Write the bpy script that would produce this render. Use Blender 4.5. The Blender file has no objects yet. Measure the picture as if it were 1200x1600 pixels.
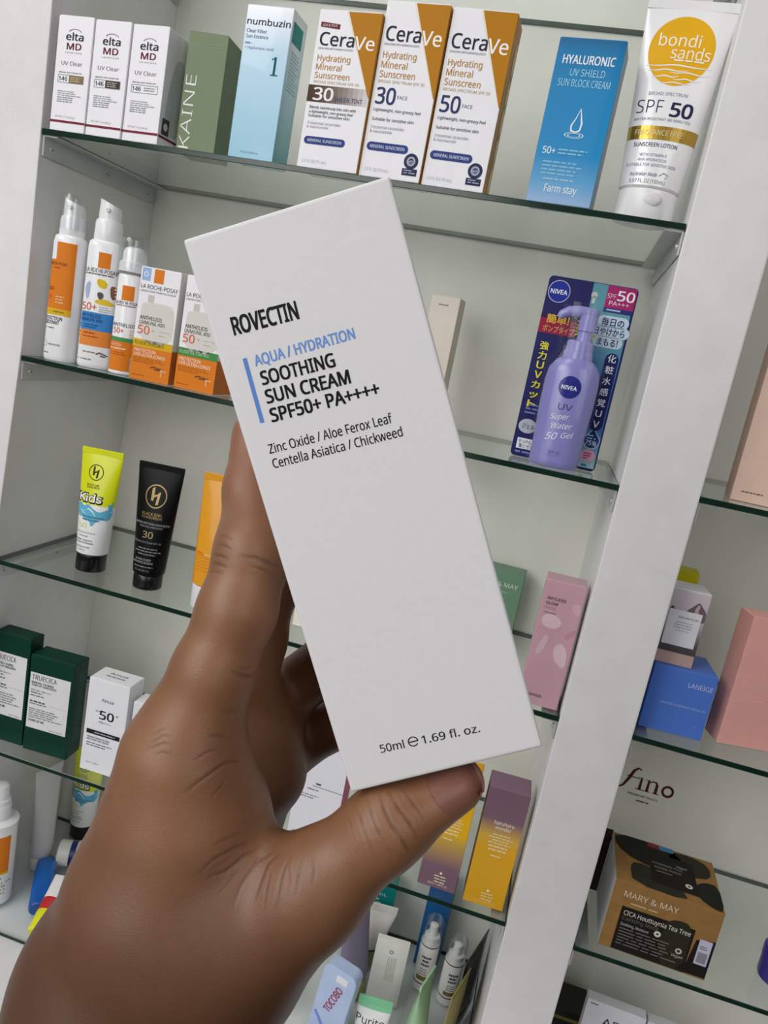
import bpy, bmesh, math, random
import numpy as np
from mathutils import Vector, Matrix
from mathutils.bvhtree import BVHTree
from mathutils.geometry import tessellate_polygon

S = bpy.context.scene
COL = S.collection
random.seed(7)

# ---------------------------------------------------------------- camera
cam = bpy.data.cameras.new('camera')
cam.sensor_fit = 'VERTICAL'
cam.sensor_height = 24.0
cam.lens = 1188.73 * 24.0 / 1600.0
cam.clip_start = 0.01
camo = bpy.data.objects.new('camera', cam)
COL.objects.link(camo)
RIGHT = Vector((0.95410, 0.23398, 0.18693))
DOWN = Vector((0.22738, -0.15970, -0.96062))
FWD = Vector((-0.19492, 0.95903, -0.20558))
EYE = Vector((0.521, -0.6578, -0.1378))
mw = Matrix.Identity(4)
for i in range(3):
    mw[i][0] = RIGHT[i]; mw[i][1] = -DOWN[i]; mw[i][2] = -FWD[i]; mw[i][3] = EYE[i]
camo.matrix_world = mw
S.camera = camo
S.cycles.transparent_max_bounces = 32

# ---------------------------------------------------------------- light of the shop
S.view_settings.view_transform = 'Standard'
S.view_settings.look = 'None'
S.view_settings.gamma = 1.0
S.view_settings.use_curve_mapping = False
S.view_settings.exposure = 0.08

wd = bpy.data.worlds.new('shop_daylight')
S.world = wd
wd.use_nodes = True
wn = wd.node_tree.nodes
bg = wn['Background']
# the room around the cabinet: bright towards the lit ceiling on the left, dim towards the floor on the right
wl = wd.node_tree.links
wtc = wn.new('ShaderNodeTexCoord'); wdt = wn.new('ShaderNodeVectorMath'); wdt.operation = 'DOT_PRODUCT'
wdt.inputs[1].default_value = (-.66, -.15, .74)
wrp = wn.new('ShaderNodeValToRGB'); wmr = wn.new('ShaderNodeMapRange')
wl.new(wtc.outputs['Generated'], wdt.inputs[0])
wmr.inputs['From Min'].default_value = -1; wmr.inputs['From Max'].default_value = 1
wl.new(wdt.outputs['Value'], wmr.inputs['Value']); wl.new(wmr.outputs['Result'], wrp.inputs['Fac'])
wrp.color_ramp.elements[0].position = .12; wrp.color_ramp.elements[0].color = (.10, .095, .085, 1)
wrp.color_ramp.elements[1].position = .72; wrp.color_ramp.elements[1].color = (1.0, 1.0, 1.0, 1)
wl.new(wrp.outputs['Color'], bg.inputs[0])
bg.inputs[1].default_value = 0.17

def area(name, loc, target, sx, sy, power, col):
    l = bpy.data.lights.new(name, 'AREA')
    l.shape = 'RECTANGLE'; l.size = sx; l.size_y = sy
    l.energy = power; l.color = col
    o = bpy.data.objects.new(name, l)
    COL.objects.link(o)
    o.location = loc
    o.rotation_euler = (Vector(target) - Vector(loc)).to_track_quat('-Z', 'Y').to_euler()
    return o
# ceiling panels of the shop, in front of the cabinet and further back in the room
area('ceiling_panel_light', (-1.2, -1.6, 1.10), (0.2, 0.0, -0.4), 1.2, 0.8, 16, (1.0, 0.985, 0.975))
area('ceiling_panel_light', (-.25, -.70, 1.45), (0.2, 0.0, -0.3), 1.0, 0.5, 7.0, (1.0, 0.99, 0.985))
# unseen fill lights added behind the camera to brighten the bays
area('front_fill_light', (-.35, -1.7, .45), (.15, 0.1, -0.5), 1.0, 0.9, 6.5, (1.0, 0.99, 0.985))
area('front_fill_light', (1.3, -1.6, .50), (.10, 0.1, -0.4), 0.8, 1.0, 5.6, (1.0, 0.985, 0.97))
area('front_fill_light', (-.05, -1.3, -.05), (.1, 0.1, -0.6), 0.7, 0.7, 2.8, (1.0, 0.99, 0.97))

# ================================================================ helpers
def lin(c):
    c = c.lstrip('#')
    out = []
    for i in (0, 2, 4):
        v = int(c[i:i+2], 16) / 255.0
        out.append(v / 12.92 if v <= .04045 else ((v + .055) / 1.055) ** 2.4)
    return out
MATS = {}
def M(col, rough=.5, metal=0.0, coat=0.0, vary=.05, scale=60.0, bump=0.0, alpha=None):
    """procedural paint / plastic / paper: base colour broken up a little by noise"""
    key = (col, rough, metal, coat, vary, scale, bump)
    if key in MATS: return MATS[key]
    m = bpy.data.materials.new('finish_' + col.lstrip('#'))
    m.use_nodes = True
    N = m.node_tree.nodes; L = m.node_tree.links
    p = N['Principled BSDF']
    p.inputs['Roughness'].default_value = rough
    p.inputs['Metallic'].default_value = metal
    p.inputs['Coat Weight'].default_value = coat
    p.inputs['Specular IOR Level'].default_value = .5 if rough < .36 else .22
    r, g, b = lin(col)
    tc = N.new('ShaderNodeTexCoord')
    nz = N.new('ShaderNodeTexNoise'); nz.inputs['Scale'].default_value = scale
    nz.inputs['Detail'].default_value = 3
    L.new(tc.outputs['Object'], nz.inputs['Vector'])
    rp = N.new('ShaderNodeValToRGB')
    rp.color_ramp.elements[0].color = (r*(1-vary), g*(1-vary), b*(1-vary), 1)
    rp.color_ramp.elements[1].color = (min(1, r*(1+vary)), min(1, g*(1+vary)), min(1, b*(1+vary)), 1)
    rp.color_ramp.elements[0].position = .3; rp.color_ramp.elements[1].position = .7
    L.new(nz.outputs['Fac'], rp.inputs['Fac'])
    L.new(rp.outputs['Color'], p.inputs['Base Color'])
    if bump:
        bp = N.new('ShaderNodeBump'); bp.inputs['Strength'].default_value = bump
        bp.inputs['Distance'].default_value = .0004
        n2 = N.new('ShaderNodeTexNoise'); n2.inputs['Scale'].default_value = scale * 14
        L.new(tc.outputs['Object'], n2.inputs['Vector'])
        L.new(n2.outputs['Fac'], bp.inputs['Height'])
        L.new(bp.outputs['Normal'], p.inputs['Normal'])
    MATS[key] = m
    return m
def G(stops, axis=2, rough=.4, metal=0.0, coat=0.0, name='printed_blend'):
    """a printed colour blend along one axis of the part (0..1 of its own size)"""
    m = bpy.data.materials.new(name); m.use_nodes = True
    N = m.node_tree.nodes; L = m.node_tree.links
    p = N['Principled BSDF']
    p.inputs['Roughness'].default_value = rough; p.inputs['Metallic'].default_value = metal
    p.inputs['Coat Weight'].default_value = coat
    p.inputs['Specular IOR Level'].default_value = .5 if rough < .36 else .22
    tc = N.new('ShaderNodeTexCoord'); sx = N.new('ShaderNodeSeparateXYZ')
    L.new(tc.outputs['Generated'], sx.inputs[0])
    rp = N.new('ShaderNodeValToRGB')
    e = rp.color_ramp.elements
    while len(e) < len(stops): e.new(.5)
    for i, (t, c) in enumerate(stops):
        e[i].position = t; e[i].color = (*lin(c), 1)
    L.new(sx.outputs[axis], rp.inputs['Fac'])
    L.new(rp.outputs['Color'], p.inputs['Base Color'])
    return m
def clear_plastic(name='clear_plastic', tint=(.93, .95, .95), amount=.10):
    m = bpy.data.materials.new(name); m.use_nodes = True
    N = m.node_tree.nodes; L = m.node_tree.links
    N.clear()
    out = N.new('ShaderNodeOutputMaterial')
    t = N.new('ShaderNodeBsdfTransparent'); t.inputs[0].default_value = (*tint, 1)
    g = N.new('ShaderNodeBsdfGlossy'); g.inputs['Roughness'].default_value = .08
    g.inputs[0].default_value = (1, 1, 1, 1)
    lw = N.new('ShaderNodeLayerWeight'); lw.inputs['Blend'].default_value = .25
    mp = N.new('ShaderNodeMapRange')
    mp.inputs['To Min'].default_value = amount * .5; mp.inputs['To Max'].default_value = amount * 4
    L.new(lw.outputs['Fresnel'], mp.inputs['Value'])
    mx = N.new('ShaderNodeMixShader')
    L.new(mp.outputs['Result'], mx.inputs[0]); L.new(t.outputs[0], mx.inputs[1]); L.new(g.outputs[0], mx.inputs[2])
    L.new(mx.outputs[0], out.inputs[0])
    return m
CLEAR = clear_plastic()

def link_mesh(name, bm, mats, parent=None, smooth=False, angle=None):
    me = bpy.data.meshes.new(name)
    bm.normal_update()
    bm.to_mesh(me); bm.free()
    if not isinstance(mats, (list, tuple)): mats = [mats]
    for m in mats: me.materials.append(m)
    o = bpy.data.objects.new(name, me)
    COL.objects.link(o)
    if parent is not None: o.parent = parent
    if smooth:
        for p in me.polygons: p.use_smooth = True
        if angle is not None: me.set_sharp_from_angle(angle=math.radians(angle))
    return o
def tag(o, label=None, cat=None, group=None, kind=None):
    if label: o['label'] = label
    if cat: o['category'] = cat
    if group: o['group'] = group
    if kind: o['kind'] = kind
    return o
def thing(name, label, cat, loc, yaw=0.0, group=None):
    o = bpy.data.objects.new(name, None)
    COL.objects.link(o)
    o.empty_display_size = .01
    o.location = loc; o.rotation_euler = (0, 0, math.radians(yaw))
    return tag(o, label, cat, group)

# ---- bmesh shapes
def box_bm(x0, x1, y0, y1, z0, z1, bevel=0.0, seg=2, bm=None):
    own = bm is None
    if own: bm = bmesh.new()
    vs = [bm.verts.new((x, y, z)) for z in (z0, z1) for y in (y0, y1) for x in (x0, x1)]
    fs = []
    for f in ((0, 2, 3, 1), (4, 5, 7, 6), (0, 1, 5, 4), (2, 6, 7, 3), (0, 4, 6, 2), (1, 3, 7, 5)):
        fs.append(bm.faces.new([vs[i] for i in f]))
    if bevel:
        es = set()
        for f in fs: es.update(f.edges)
        bmesh.ops.bevel(bm, geom=list(es), offset=bevel, segments=seg, profile=.6, affect='EDGES')
    return bm
def prism_bm(poly, y0, y1, bevel=0.0):
    """poly in the xz plane, extruded along y"""
    bm = bmesh.new()
    a = [bm.verts.new((x, y0, z)) for x, z in poly]
    b = [bm.verts.new((x, y1, z)) for x, z in poly]
    n = len(poly)
    bm.faces.new(a); bm.faces.new(b[::-1])
    for i in range(n):
        bm.faces.new((a[i], b[i], b[(i+1) % n], a[(i+1) % n]))
    bmesh.ops.recalc_face_normals(bm, faces=bm.faces)
    if bevel:
        bmesh.ops.bevel(bm, geom=list(bm.edges), offset=bevel, segments=2, profile=.6, affect='EDGES')
    return bm
def loft_bm(rings, n=40, caps=(True, True), power=2.0, bm=None):
    """rings: (z, half width, half depth[, x shift, y shift, power])"""
    own = bm is None
    if own: bm = bmesh.new()
    R = []
    for r in rings:
        z, a, b = r[:3]
        cx = r[3] if len(r) > 3 else 0; cy = r[4] if len(r) > 4 else 0
        pw = r[5] if len(r) > 5 else power
        vs = []
        for i in range(n):
            t = 2 * math.pi * i / n
            c, s = math.cos(t), math.sin(t)
            vs.append(bm.verts.new((cx + a * math.copysign(abs(c) ** (2 / pw), c), cy + b * math.copysign(abs(s) ** (2 / pw), s), z)))
        R.append(vs)
    for p, q in zip(R, R[1:]):
        for i in range(n):
            bm.faces.new((p[i], p[(i+1) % n], q[(i+1) % n], q[i]))
    if caps[0]: bm.faces.new(R[0][::-1])
    if caps[1]: bm.faces.new(R[-1])
    return bm
def tube_bm(path, radii, n=12, bm=None):
    own = bm is None
    if own: bm = bmesh.new()
    path = [Vector(p) for p in path]
    rings = []
    for i, p in enumerate(path):
        d = (path[min(i+1, len(path)-1)] - path[max(i-1, 0)]).normalized()
        u = d.orthogonal().normalized() if i == 0 else (u - d * u.dot(d)).normalized()
        v = d.cross(u)
        r = radii[i] if isinstance(radii, (list, tuple)) else radii
        rings.append([bm.verts.new(p + (u * math.cos(t) + v * math.sin(t)) * r) for t in [2 * math.pi * k / n for k in range(n)]])
    for a, b in zip(rings, rings[1:]):
        for k in range(n):
            bm.faces.new((a[k], a[(k+1) % n], b[(k+1) % n], b[k]))
    bm.faces.new(rings[0][::-1]); bm.faces.new(rings[-1])
    return bm

# ---- lettering: every glyph is evaluated once and reused
GLY = {}
FACE = None
try:                                   # the sans serif that ships inside Blender, else its built-in face
    import os
    FACE = bpy.data.fonts.load(os.path.join(bpy.utils.system_resource('DATAFILES', path='fonts'), 'NotoSansHebrew-Regular.woff2'))
except Exception:
    FACE = None
def glyph(ch, wt):
    key = (ch, wt)
    if key in GLY: return GLY[key]
    c = bpy.data.curves.new('glyph', 'FONT')
    c.resolution_u = 3; c.fill_mode = 'FRONT'
    face = FACE if ord(ch) < 128 else None
    if face: c.font = face
    if wt < 0: c.offset = wt * .010
    o = bpy.data.objects.new('glyph', c)
    sc = bpy.data.scenes.get('glyph_bench') or bpy.data.scenes.new('glyph_bench')
    sc.collection.objects.link(o)
    vl = sc.view_layers[0]
    def ev(s):
        c.body = s
        vl.update()
        dg = vl.depsgraph
        e = o.evaluated_get(dg); me = e.to_mesh()
        v = [(p.co.x, p.co.y) for p in me.vertices]; f = [tuple(p.vertices) for p in me.polygons]
        e.to_mesh_clear()
        return v, f
    if ch == ' ':
        a, _ = ev('H'); b, _ = ev('H H'); d, _ = ev('HH')
        res = ([], [], max(p[0] for p in b) - max(p[0] for p in d))
    else:
        v, f = ev(ch); v2, _ = ev(ch + 'H'); h, _ = ev('H')
        adv = max(p[0] for p in v2) - max(p[0] for p in h)
        res = (v, f, adv)
    bpy.data.objects.remove(o); bpy.data.curves.remove(c)
    k = 1 / CAP if ord(ch) < 128 else 1 / .80
    V = [(x * k, y * k) for x, y in res[0]]; Fc = list(res[1])
    if wt > 0 and V:                   # heavier weights: the outline struck several times, a little apart
        e = wt * .013; n = len(V); O = list(V); Fo = list(Fc)
        V = []; Fc = []
        for q, (dx, dy) in enumerate(((-e, -e*.6), (e, -e*.6), (e, e*.6), (-e, e*.6)) if wt < 5 else tuple((e*math.cos(a*.7854), e*math.sin(a*.7854)) for a in range(8))):
            V += [(x + dx, y + dy, q) for x, y in O]; Fc += [tuple(i + q*n for i in f) for f in Fo]
    res = (V, Fc, res[2] * k)
    GLY[key] = res
    return res

CAP = 1.0
CAP = max(y for x, y, *r in glyph('H', 0)[0]); GLY.clear()

class Art:
    """print on one face, in fractions of that face: u from the left, v from the top"""
    def __init__(s, w, h):
        s.w = w; s.h = h; s.items = []
    def _p(s, u, v): return (u * s.w, (1 - v) * s.h)
    def add(s, part, col, layer, verts, faces): s.items.append((part, col, layer, verts, faces))
    def rect(s, u0, v0, u1, v1, col, layer=1, part='printed_panel', nu=6, nv=2):
        V = []; F = []
        for j in range(nv + 1):
            for i in range(nu + 1):
                V.append(s._p(u0 + (u1-u0) * i / nu, v0 + (v1-v0) * j / nv))
        for j in range(nv):
            for i in range(nu):
                a = j * (nu+1) + i
                F.append((a, a + nu + 1, a + nu + 2, a + 1))
        s.add(part, col, layer, V, F); return s
    def frame(s, u0, v0, u1, v1, t, col, layer=2, part='printed_panel'):
        tu = t * s.h / s.w
        s.rect(u0, v0, u1, v0+t, col, layer, part); s.rect(u0, v1-t, u1, v1, col, layer, part)
        s.rect(u0, v0, u0+tu, v1, col, layer, part); s.rect(u1-tu, v0, u1, v1, col, layer, part); return s
    def quad(s, pts, col, layer=1, part='printed_panel', n=4):
        """bilinear patch: four corners tl, tr, br, bl"""
        P = [s._p(*p) for p in pts]; V = []; F = []
        for j in range(n + 1):
            for i in range(n + 1):
                a, b = i / n, j / n
                V.append(tuple((P[0][k]*(1-a) + P[1][k]*a) * (1-b) + (P[3][k]*(1-a) + P[2][k]*a) * b for k in (0, 1)))
        for j in range(n):
            for i in range(n):
                q = j * (n+1) + i; F.append((q, q+n+1, q+n+2, q+1))
        s.add(part, col, layer, V, F); return s
    def disc(s, u, v, r, col, layer=1, part='printed_panel', ry=None, n=32, a0=0, a1=360, hole=0.0):
        """r in fractions of the face width (ry too)"""
        cx, cy = s._p(u, v); rx = r * s.w; ry = (r if ry is None else ry) * s.w
        V = []; F = []; K = 4
        full = abs(a1 - a0) >= 360
        for k in range(K + 1):
            q = hole + (1 - hole) * k / K
            for i in range(n + 1):
                t = math.radians(a0 + (a1 - a0) * i / n)
                V.append((cx + rx * q * math.cos(t), cy + ry * q * math.sin(t)))
        for k in range(K):
            for i in range(n):
                a = k * (n+1) + i; F.append((a, a + n + 1, a + n + 2, a + 1))
        s.add(part, col, layer, V, F); return s
    def stroke(s, pts, wid, col, layer=2, part='lettering'):
        """pts (u, v), wid: widths in fractions of the face height"""
        P = [Vector(s._p(*p)) for p in pts]; n = len(P)
        if not isinstance(wid, (list, tuple)): wid = [wid] * n
        V = []; F = []
        for i, p in enumerate(P):
            d = (P[min(i+1, n-1)] - P[max(i-1, 0)])
            d = d.normalized() if d.length > 0 else Vector((1, 0))
            q = Vector((-d.y, d.x)) * wid[i] * s.h * .5
            V += [tuple(p + q), tuple(p - q)]
        for i in range(n-1): F.append((2*i, 2*i+1, 2*i+3, 2*i+2))
        s.add(part, col, layer, V, F); return s
    def blob(s, pts, col, layer=1, part='printed_panel'):
        P = [s._p(*p) for p in pts]
        # round the outline off once, then fill it
        Q = []
        for a, b in zip(P, P[1:] + P[:1]):
            Q += [(a[0]*.75 + b[0]*.25, a[1]*.75 + b[1]*.25), (a[0]*.25 + b[0]*.75, a[1]*.25 + b[1]*.75)]
        tri = tessellate_polygon([[Vector((x, y, 0)) for x, y in Q]])
        V = list(Q); F = []; todo = [tuple(t) for t in tri]
        while todo:                        # small triangles, so that the print follows a round body
            a, b, c = todo.pop()
            e = sorted(((math.dist(V[i], V[j]), i, j, k) for i, j, k in ((a, b, c), (b, c, a), (c, a, b))), reverse=True)[0]
            if e[0] < .0035 or len(V) > 3000: F.append((a, b, c)); continue
            _, i, j, k = e
            V.append(((V[i][0] + V[j][0]) / 2, (V[i][1] + V[j][1]) / 2)); m = len(V) - 1
            todo += [(i, m, k), (m, j, k)]
        s.add(part, col, layer, V, F); return s
    def rrect(s, u0, v0, u1, v1, col, layer=1, part='printed_panel', r=1.0):
        """rectangle with rounded ends; r in fractions of half its height"""
        x0, y0 = s._p(u0, v1); x1, y1 = s._p(u1, v0)
        q = min(abs(y1 - y0), abs(x1 - x0)) * .5 * r
        V = []
        for cx, cy, a0 in ((x1-q, y1-q, 0), (x0+q, y1-q, 90), (x0+q, y0+q, 180), (x1-q, y0+q, 270)):
            for k in range(7):
                t = math.radians(a0 + 15*k); V.append((cx + q*math.cos(t), cy + q*math.sin(t)))
        n = len(V)
        s.add(part, col, layer, V + [((x0+x1)/2, (y0+y1)/2)], [(n, i, (i+1) % n) for i in range(n)]); return s
    def t(s, body, u, v, h, col, w=None, wt=0, al='C', layer=2, part='lettering', shear=0.0, rot=0.0, track=0.0):
        V = []; F = []; x = 0.0
        for ch in body:
            gv, gf, adv = glyph(ch, wt)
            o = len(V)
            V += [(g[0] + x + g[1] * shear, g[1], g[2] if len(g) > 2 else 0) for g in gv]
            F += [tuple(i + o for i in f) for f in gf]
            x += adv + track
        if not V: return s
        hh = h * s.h
        x0 = min(p[0] for p in V); x1 = max(p[0] for p in V)
        sx = hh if w is None else (w * s.w) / max(1e-6, (x1 - x0))
        cx, cy = s._p(u, v)
        off = {'L': -x0, 'C': -(x0 + x1) / 2, 'R': -x1}[al]
        c, sn = math.cos(math.radians(rot)), math.sin(math.radians(rot))
        out = []
        for px, py, q in V:
            a = (px + off) * sx; b = (py - .5) * hh
            out.append((cx + a * c - b * sn, cy + a * sn + b * c, q * .07))
        s.add(part, col, layer, out, F); return s
    def greek(s, u0, v0, u1, n, dv, h, col, al='L', seed=1, layer=2, part='lettering'):
        """print too small to read: rows of word-length dashes"""
        rnd = random.Random(seed)
        for k in range(n):
            e = u1 - (u1 - u0) * rnd.uniform(0, .35)
            words = []; x = 0.0
            while x < e - u0:
                wl = rnd.uniform(.05, .16); words.append((x, min(x + wl, e - u0))); x += wl + .02
            tot = words[-1][1]
            sh = u0 if al == 'L' else (u0 + u1) / 2 - tot / 2
            for a, b in words:
                s.rect(sh + a, v0 + k*dv, sh + b, v0 + k*dv + h, col, layer, part, nu=1, nv=1)
        return s
    def build(s, parent, surf, lift=.00010, labels=None):
        parts = {}
        for it in s.items: parts.setdefault(it[0], []).append(it)
        res = {}
        groups = []
        for part, its in parts.items():
            # print blocks far apart on the face are parts of their own
            if part.endswith('lettering'):
                its = sorted(its, key=lambda it: -max(g[1] for g in it[3])); cur = [its[0]]
                low = min(g[1] for g in its[0][3])
                for it in its[1:]:
                    if low - max(g[1] for g in it[3]) > .085 * s.h: groups.append((part, cur)); cur = []; low = 1e9
                    cur.append(it); low = min(low, min(g[1] for g in it[3]))
                groups.append((part, cur))
            else: groups.append((part, its))
        for part, its in groups:
            bm = bmesh.new(); mats = []; idx = {}
            for _, col, layer, V, F in its:
                m = col if isinstance(col, bpy.types.Material) else M(col, .58, vary=.02)
                if m.name not in idx: idx[m.name] = len(mats); mats.append(m)
                vs = []
                for g in V:
                    p, nr = surf(g[0], g[1])
                    vs.append(bm.verts.new(p + nr * (lift * (layer + .5 + (g[2] if len(g) > 2 else 0)))))
                for f in F:
                    if len(set(f)) < 3: continue
                    try: fc = bm.faces.new([vs[i] for i in f])
                    except ValueError: continue
                    fc.material_index = idx[m.name]
            # make every print face look outwards
            bm.normal_update()
            bm.faces.ensure_lookup_table()
            for fc in bm.faces:
                c = fc.calc_center_median()
                if fc.normal.dot(surf.out(c)) < 0: fc.normal_flip()
            o = link_mesh(part, bm, mats, parent)
            if labels and part in labels: o['label'] = labels[part]
            res[part] = o
        return res
class Flat:
    """a flat face: origin at its lower left corner, r to the right, u up"""
    def __init__(s, o, r, u):
        s.o = Vector(o); s.r = Vector(r); s.u = Vector(u); s.n = s.r.cross(s.u)
    def __call__(s, x, y): return s.o + s.r * x + s.u * y, s.n
    def out(s, c): return s.n
class Round:
    """front of a lofted body: half width a(z), half depth b(z)"""
    def __init__(s, rings, z0, half):
        s.R = rings; s.z0 = z0; s.half = half
    def at(s, z):
        R = s.R
        for p, q in zip(R, R[1:]):
            if z <= q[0] or q is R[-1]:
                t = 0 if q[0] == p[0] else min(1, max(0, (z - p[0]) / (q[0] - p[0])))
                return [p[i] + (q[i] - p[i]) * t for i in (1, 2)]
    def __call__(s, x, y):
        z = s.z0 + y; a, b = s.at(z)
        k = max(-.985, min(.985, (x - s.half) / s.half))
        th = k * math.radians(80)
        n = Vector((math.sin(th) / max(a, 1e-4), -math.cos(th) / max(b, 1e-4), 0)).normalized()
        return Vector((a * math.sin(th), -b * math.cos(th), z)), n
    def out(s, c): return Vector((c.x * .02, -1, 0))
class Ortho(Round):
    """like Round, but print keeps its width as seen from the front"""
    def __init__(s, rings, z0, half, pw=2.0):
        super().__init__(rings, z0, half); s.pw = pw
    def __call__(s, x, y):
        z = s.z0 + y; a, b = s.at(z)
        k = max(-.97, min(.97, (x - s.half) / s.half))
        p = s.pw
        cc = (1 - abs(k) ** p) ** (1 / p)
        n = Vector((math.copysign(abs(k) ** (p - 1), k) / max(a, 1e-4), -cc ** (p - 1) / max(b, 1e-4), 0)).normalized()
        return Vector((a * k, -b * cc, z)), n

# ---- product builders
def carton(name, label, cat, bl, z, yaw, w, h, d, mat, group=None, flap=True, mats=None, bevel=.0007, tuck=True, part='carton_body'):
    """bl: front lower left corner on the shelf; origin at the middle of the base"""
    c, s = math.cos(math.radians(yaw)), math.sin(math.radians(yaw))
    loc = (bl[0] + c*w/2 - s*d/2, bl[1] + s*w/2 + c*d/2, z)
    t = thing(name, label, cat, loc, yaw, group)
    bm = box_bm(-w/2, w/2, -d/2, d/2, 0, h, bevel)
    if mats:                                  # mats: {'right': m, 'left': m, 'top': m}
        bm.normal_update()
        ml = [mat] + list(mats.values()); ix = {k: i+1 for i, k in enumerate(mats)}
        for f in bm.faces:
            n = f.normal
            if n.x > .9 and 'right' in ix: f.material_index = ix['right']
            if n.x < -.9 and 'left' in ix: f.material_index = ix['left']
            if n.z > .9 and 'top' in ix: f.material_index = ix['top']
    else: ml = [mat]
    link_mesh(part, bm, ml, t)
    if flap:
        m = (mats or {}).get('top', mat)
        f = box_bm(-w/2 + .0007, w/2 - .0007, -d/2 + .0002, d/2 - .0012, h - .0003, h + .0005, .0003, 1)
        o = link_mesh('top_flap', f, m, t)
    return t, Flat((-w/2, -d/2, 0), (1, 0, 0), (0, 0, 1)), Flat((w/2, -d/2, 0), (0, 1, 0), (0, 0, 1)), Flat((-w/2, -d/2, h + .0005), (1, 0, 0), (0, 1, 0))
def tube(name, label, cat, loc, yaw, h, wb, wt_, db, cap_h, cap_w, mat, cap_mat, group=None, tilt=(0, 0), crimp=.006, seal=None, cap_d=None):
    """squeeze tube standing on its cap: round at the cap, pinched flat at the top"""
    t = thing(name, label, cat, loc, yaw, group)
    t.rotation_euler = (math.radians(tilt[0]), math.radians(tilt[1]), math.radians(yaw))
    cd = cap_d or min(cap_w, db)
    z0 = cap_h + .0006
    rings = []
    for i in range(15):
        q = i / 14
        z = z0 + (h - crimp - z0) * q
        a = wb/2 + (wt_/2 - wb/2) * q
        b = (db/2) * (1 - q ** 1.35) + .0011 * q ** 1.35
        rings.append((z, a, b))
    body = [(z0, wb/2 * .93, db/2 * .93)] + [(z0 + .0012, rings[0][1], rings[0][2])] + rings[1:]
    link_mesh('tube_body', loft_bm(body, 44), mat, t, True, 40)
    s = box_bm(-wt_/2, wt_/2, -.0011, .0011, h - crimp - .0004, h, .0004, 1)
    link_mesh('crimped_end', s, seal or mat, t)
    cr = [(0, cap_w/2 * .97, cd/2 * .97), (.0008, cap_w/2, cd/2), (cap_h - .0008, cap_w/2 * .985, cd/2 * .985), (cap_h, cap_w/2 * .94, cd/2 * .94)]
    link_mesh('cap', loft_bm(cr, 40), cap_mat, t, True, 40)
    top = h - crimp
    return t, Ortho(rings, z0, max(wb, wt_)/2), top - z0
def lathe_part(name, rings, mat, parent, n=36, angle=35, power=2.0):
    return link_mesh(name, loft_bm(rings, n, power=power), mat, parent, True, angle)

# ================================================================ the cabinet
W = .58; PW = .0636; D = .2053
ZA, ZB, ZC, ZD, ZE = 0.0, -.2101, -.4236, -.6397, -.8637
ZF, ZG, ZH, ZU = -.2051, -.4211, -.64, .2146
ZTOP = .46
def laminate(name, c0, c1, rough, smear, bump):
    m = bpy.data.materials.new(name); m.use_nodes = True
    N = m.node_tree.nodes; L = m.node_tree.links; p = N['Principled BSDF']
    p.inputs['Roughness'].default_value = rough
    tc = N.new('ShaderNodeTexCoord'); mp = N.new('ShaderNodeMapping')
    mp.inputs['Scale'].default_value = (smear, smear, 2.0)
    L.new(tc.outputs['Object'], mp.inputs['Vector'])
    n1 = N.new('ShaderNodeTexNoise'); n1.inputs['Scale'].default_value = 1.0; n1.inputs['Detail'].default_value = 5
    L.new(mp.outputs['Vector'], n1.inputs['Vector'])
    n3 = N.new('ShaderNodeTexNoise'); n3.inputs['Scale'].default_value = 38; n3.inputs['Detail'].default_value = 6
    L.new(tc.outputs['Object'], n3.inputs['Vector'])
    ad = N.new('ShaderNodeMath'); ad.operation = 'MULTIPLY_ADD'
    ad.inputs[1].default_value = .35; L.new(n3.outputs['Fac'], ad.inputs[0]); L.new(n1.outputs['Fac'], ad.inputs[2])
    rp = N.new('ShaderNodeValToRGB')
    rp.color_ramp.elements[0].position = .45; rp.color_ramp.elements[1].position = .85
    rp.color_ramp.elements[0].color = (*lin(c0), 1); rp.color_ramp.elements[1].color = (*lin(c1), 1)
    L.new(ad.outputs[0], rp.inputs['Fac']); L.new(rp.outputs['Color'], p.inputs['Base Color'])
    n2 = N.new('ShaderNodeTexNoise'); n2.inputs['Scale'].default_value = 420; n2.inputs['Detail'].default_value = 2
    L.new(tc.outputs['Object'], n2.inputs['Vector'])
    bp = N.new('ShaderNodeBump'); bp.inputs['Strength'].default_value = bump; bp.inputs['Distance'].default_value = .001
    L.new(n2.outputs['Fac'], bp.inputs['Height']); L.new(bp.outputs['Normal'], p.inputs['Normal'])
    return m
BACK = laminate('back_laminate', 'DADAD0', 'E4E4DB', .42, 9, .03)
SIDE = laminate('side_laminate', 'DADAD6', 'E4E4E0', .42, 14, .03)
PAINT = laminate('painted_board', 'D6D4D2', 'E8E7E7', .5, 3, .18)
def struct(name, bm, mat): return tag(link_mesh(name, bm, mat), kind='structure')
struct('wall_back', box_bm(-.36, 1.16, D, D + .018, -1.02, ZTOP), BACK)
xl = lambda z: 0.0 if z > -.2 else -.037 * (-.2 - z) / .7
struct('wall_left', prism_bm([(-.36, -1.02), (xl(-1.02), -1.02), (xl(-.2), -.2), (0, ZTOP), (-.36, ZTOP)], 0, D, .0012), PAINT)
struct('wall_center', box_bm(W, W + PW, 0, D, -1.02, ZTOP, .0014), PAINT)
struct('wall_right', box_bm(1.14, 1.16, 0, D, -1.02, ZTOP, .0012), PAINT)
struct('floor', box_bm(-.36, 1.16, -.26, D, -1.02, ZE - .0053, .001), M('E4E3E6', .45, vary=.02))

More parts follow.
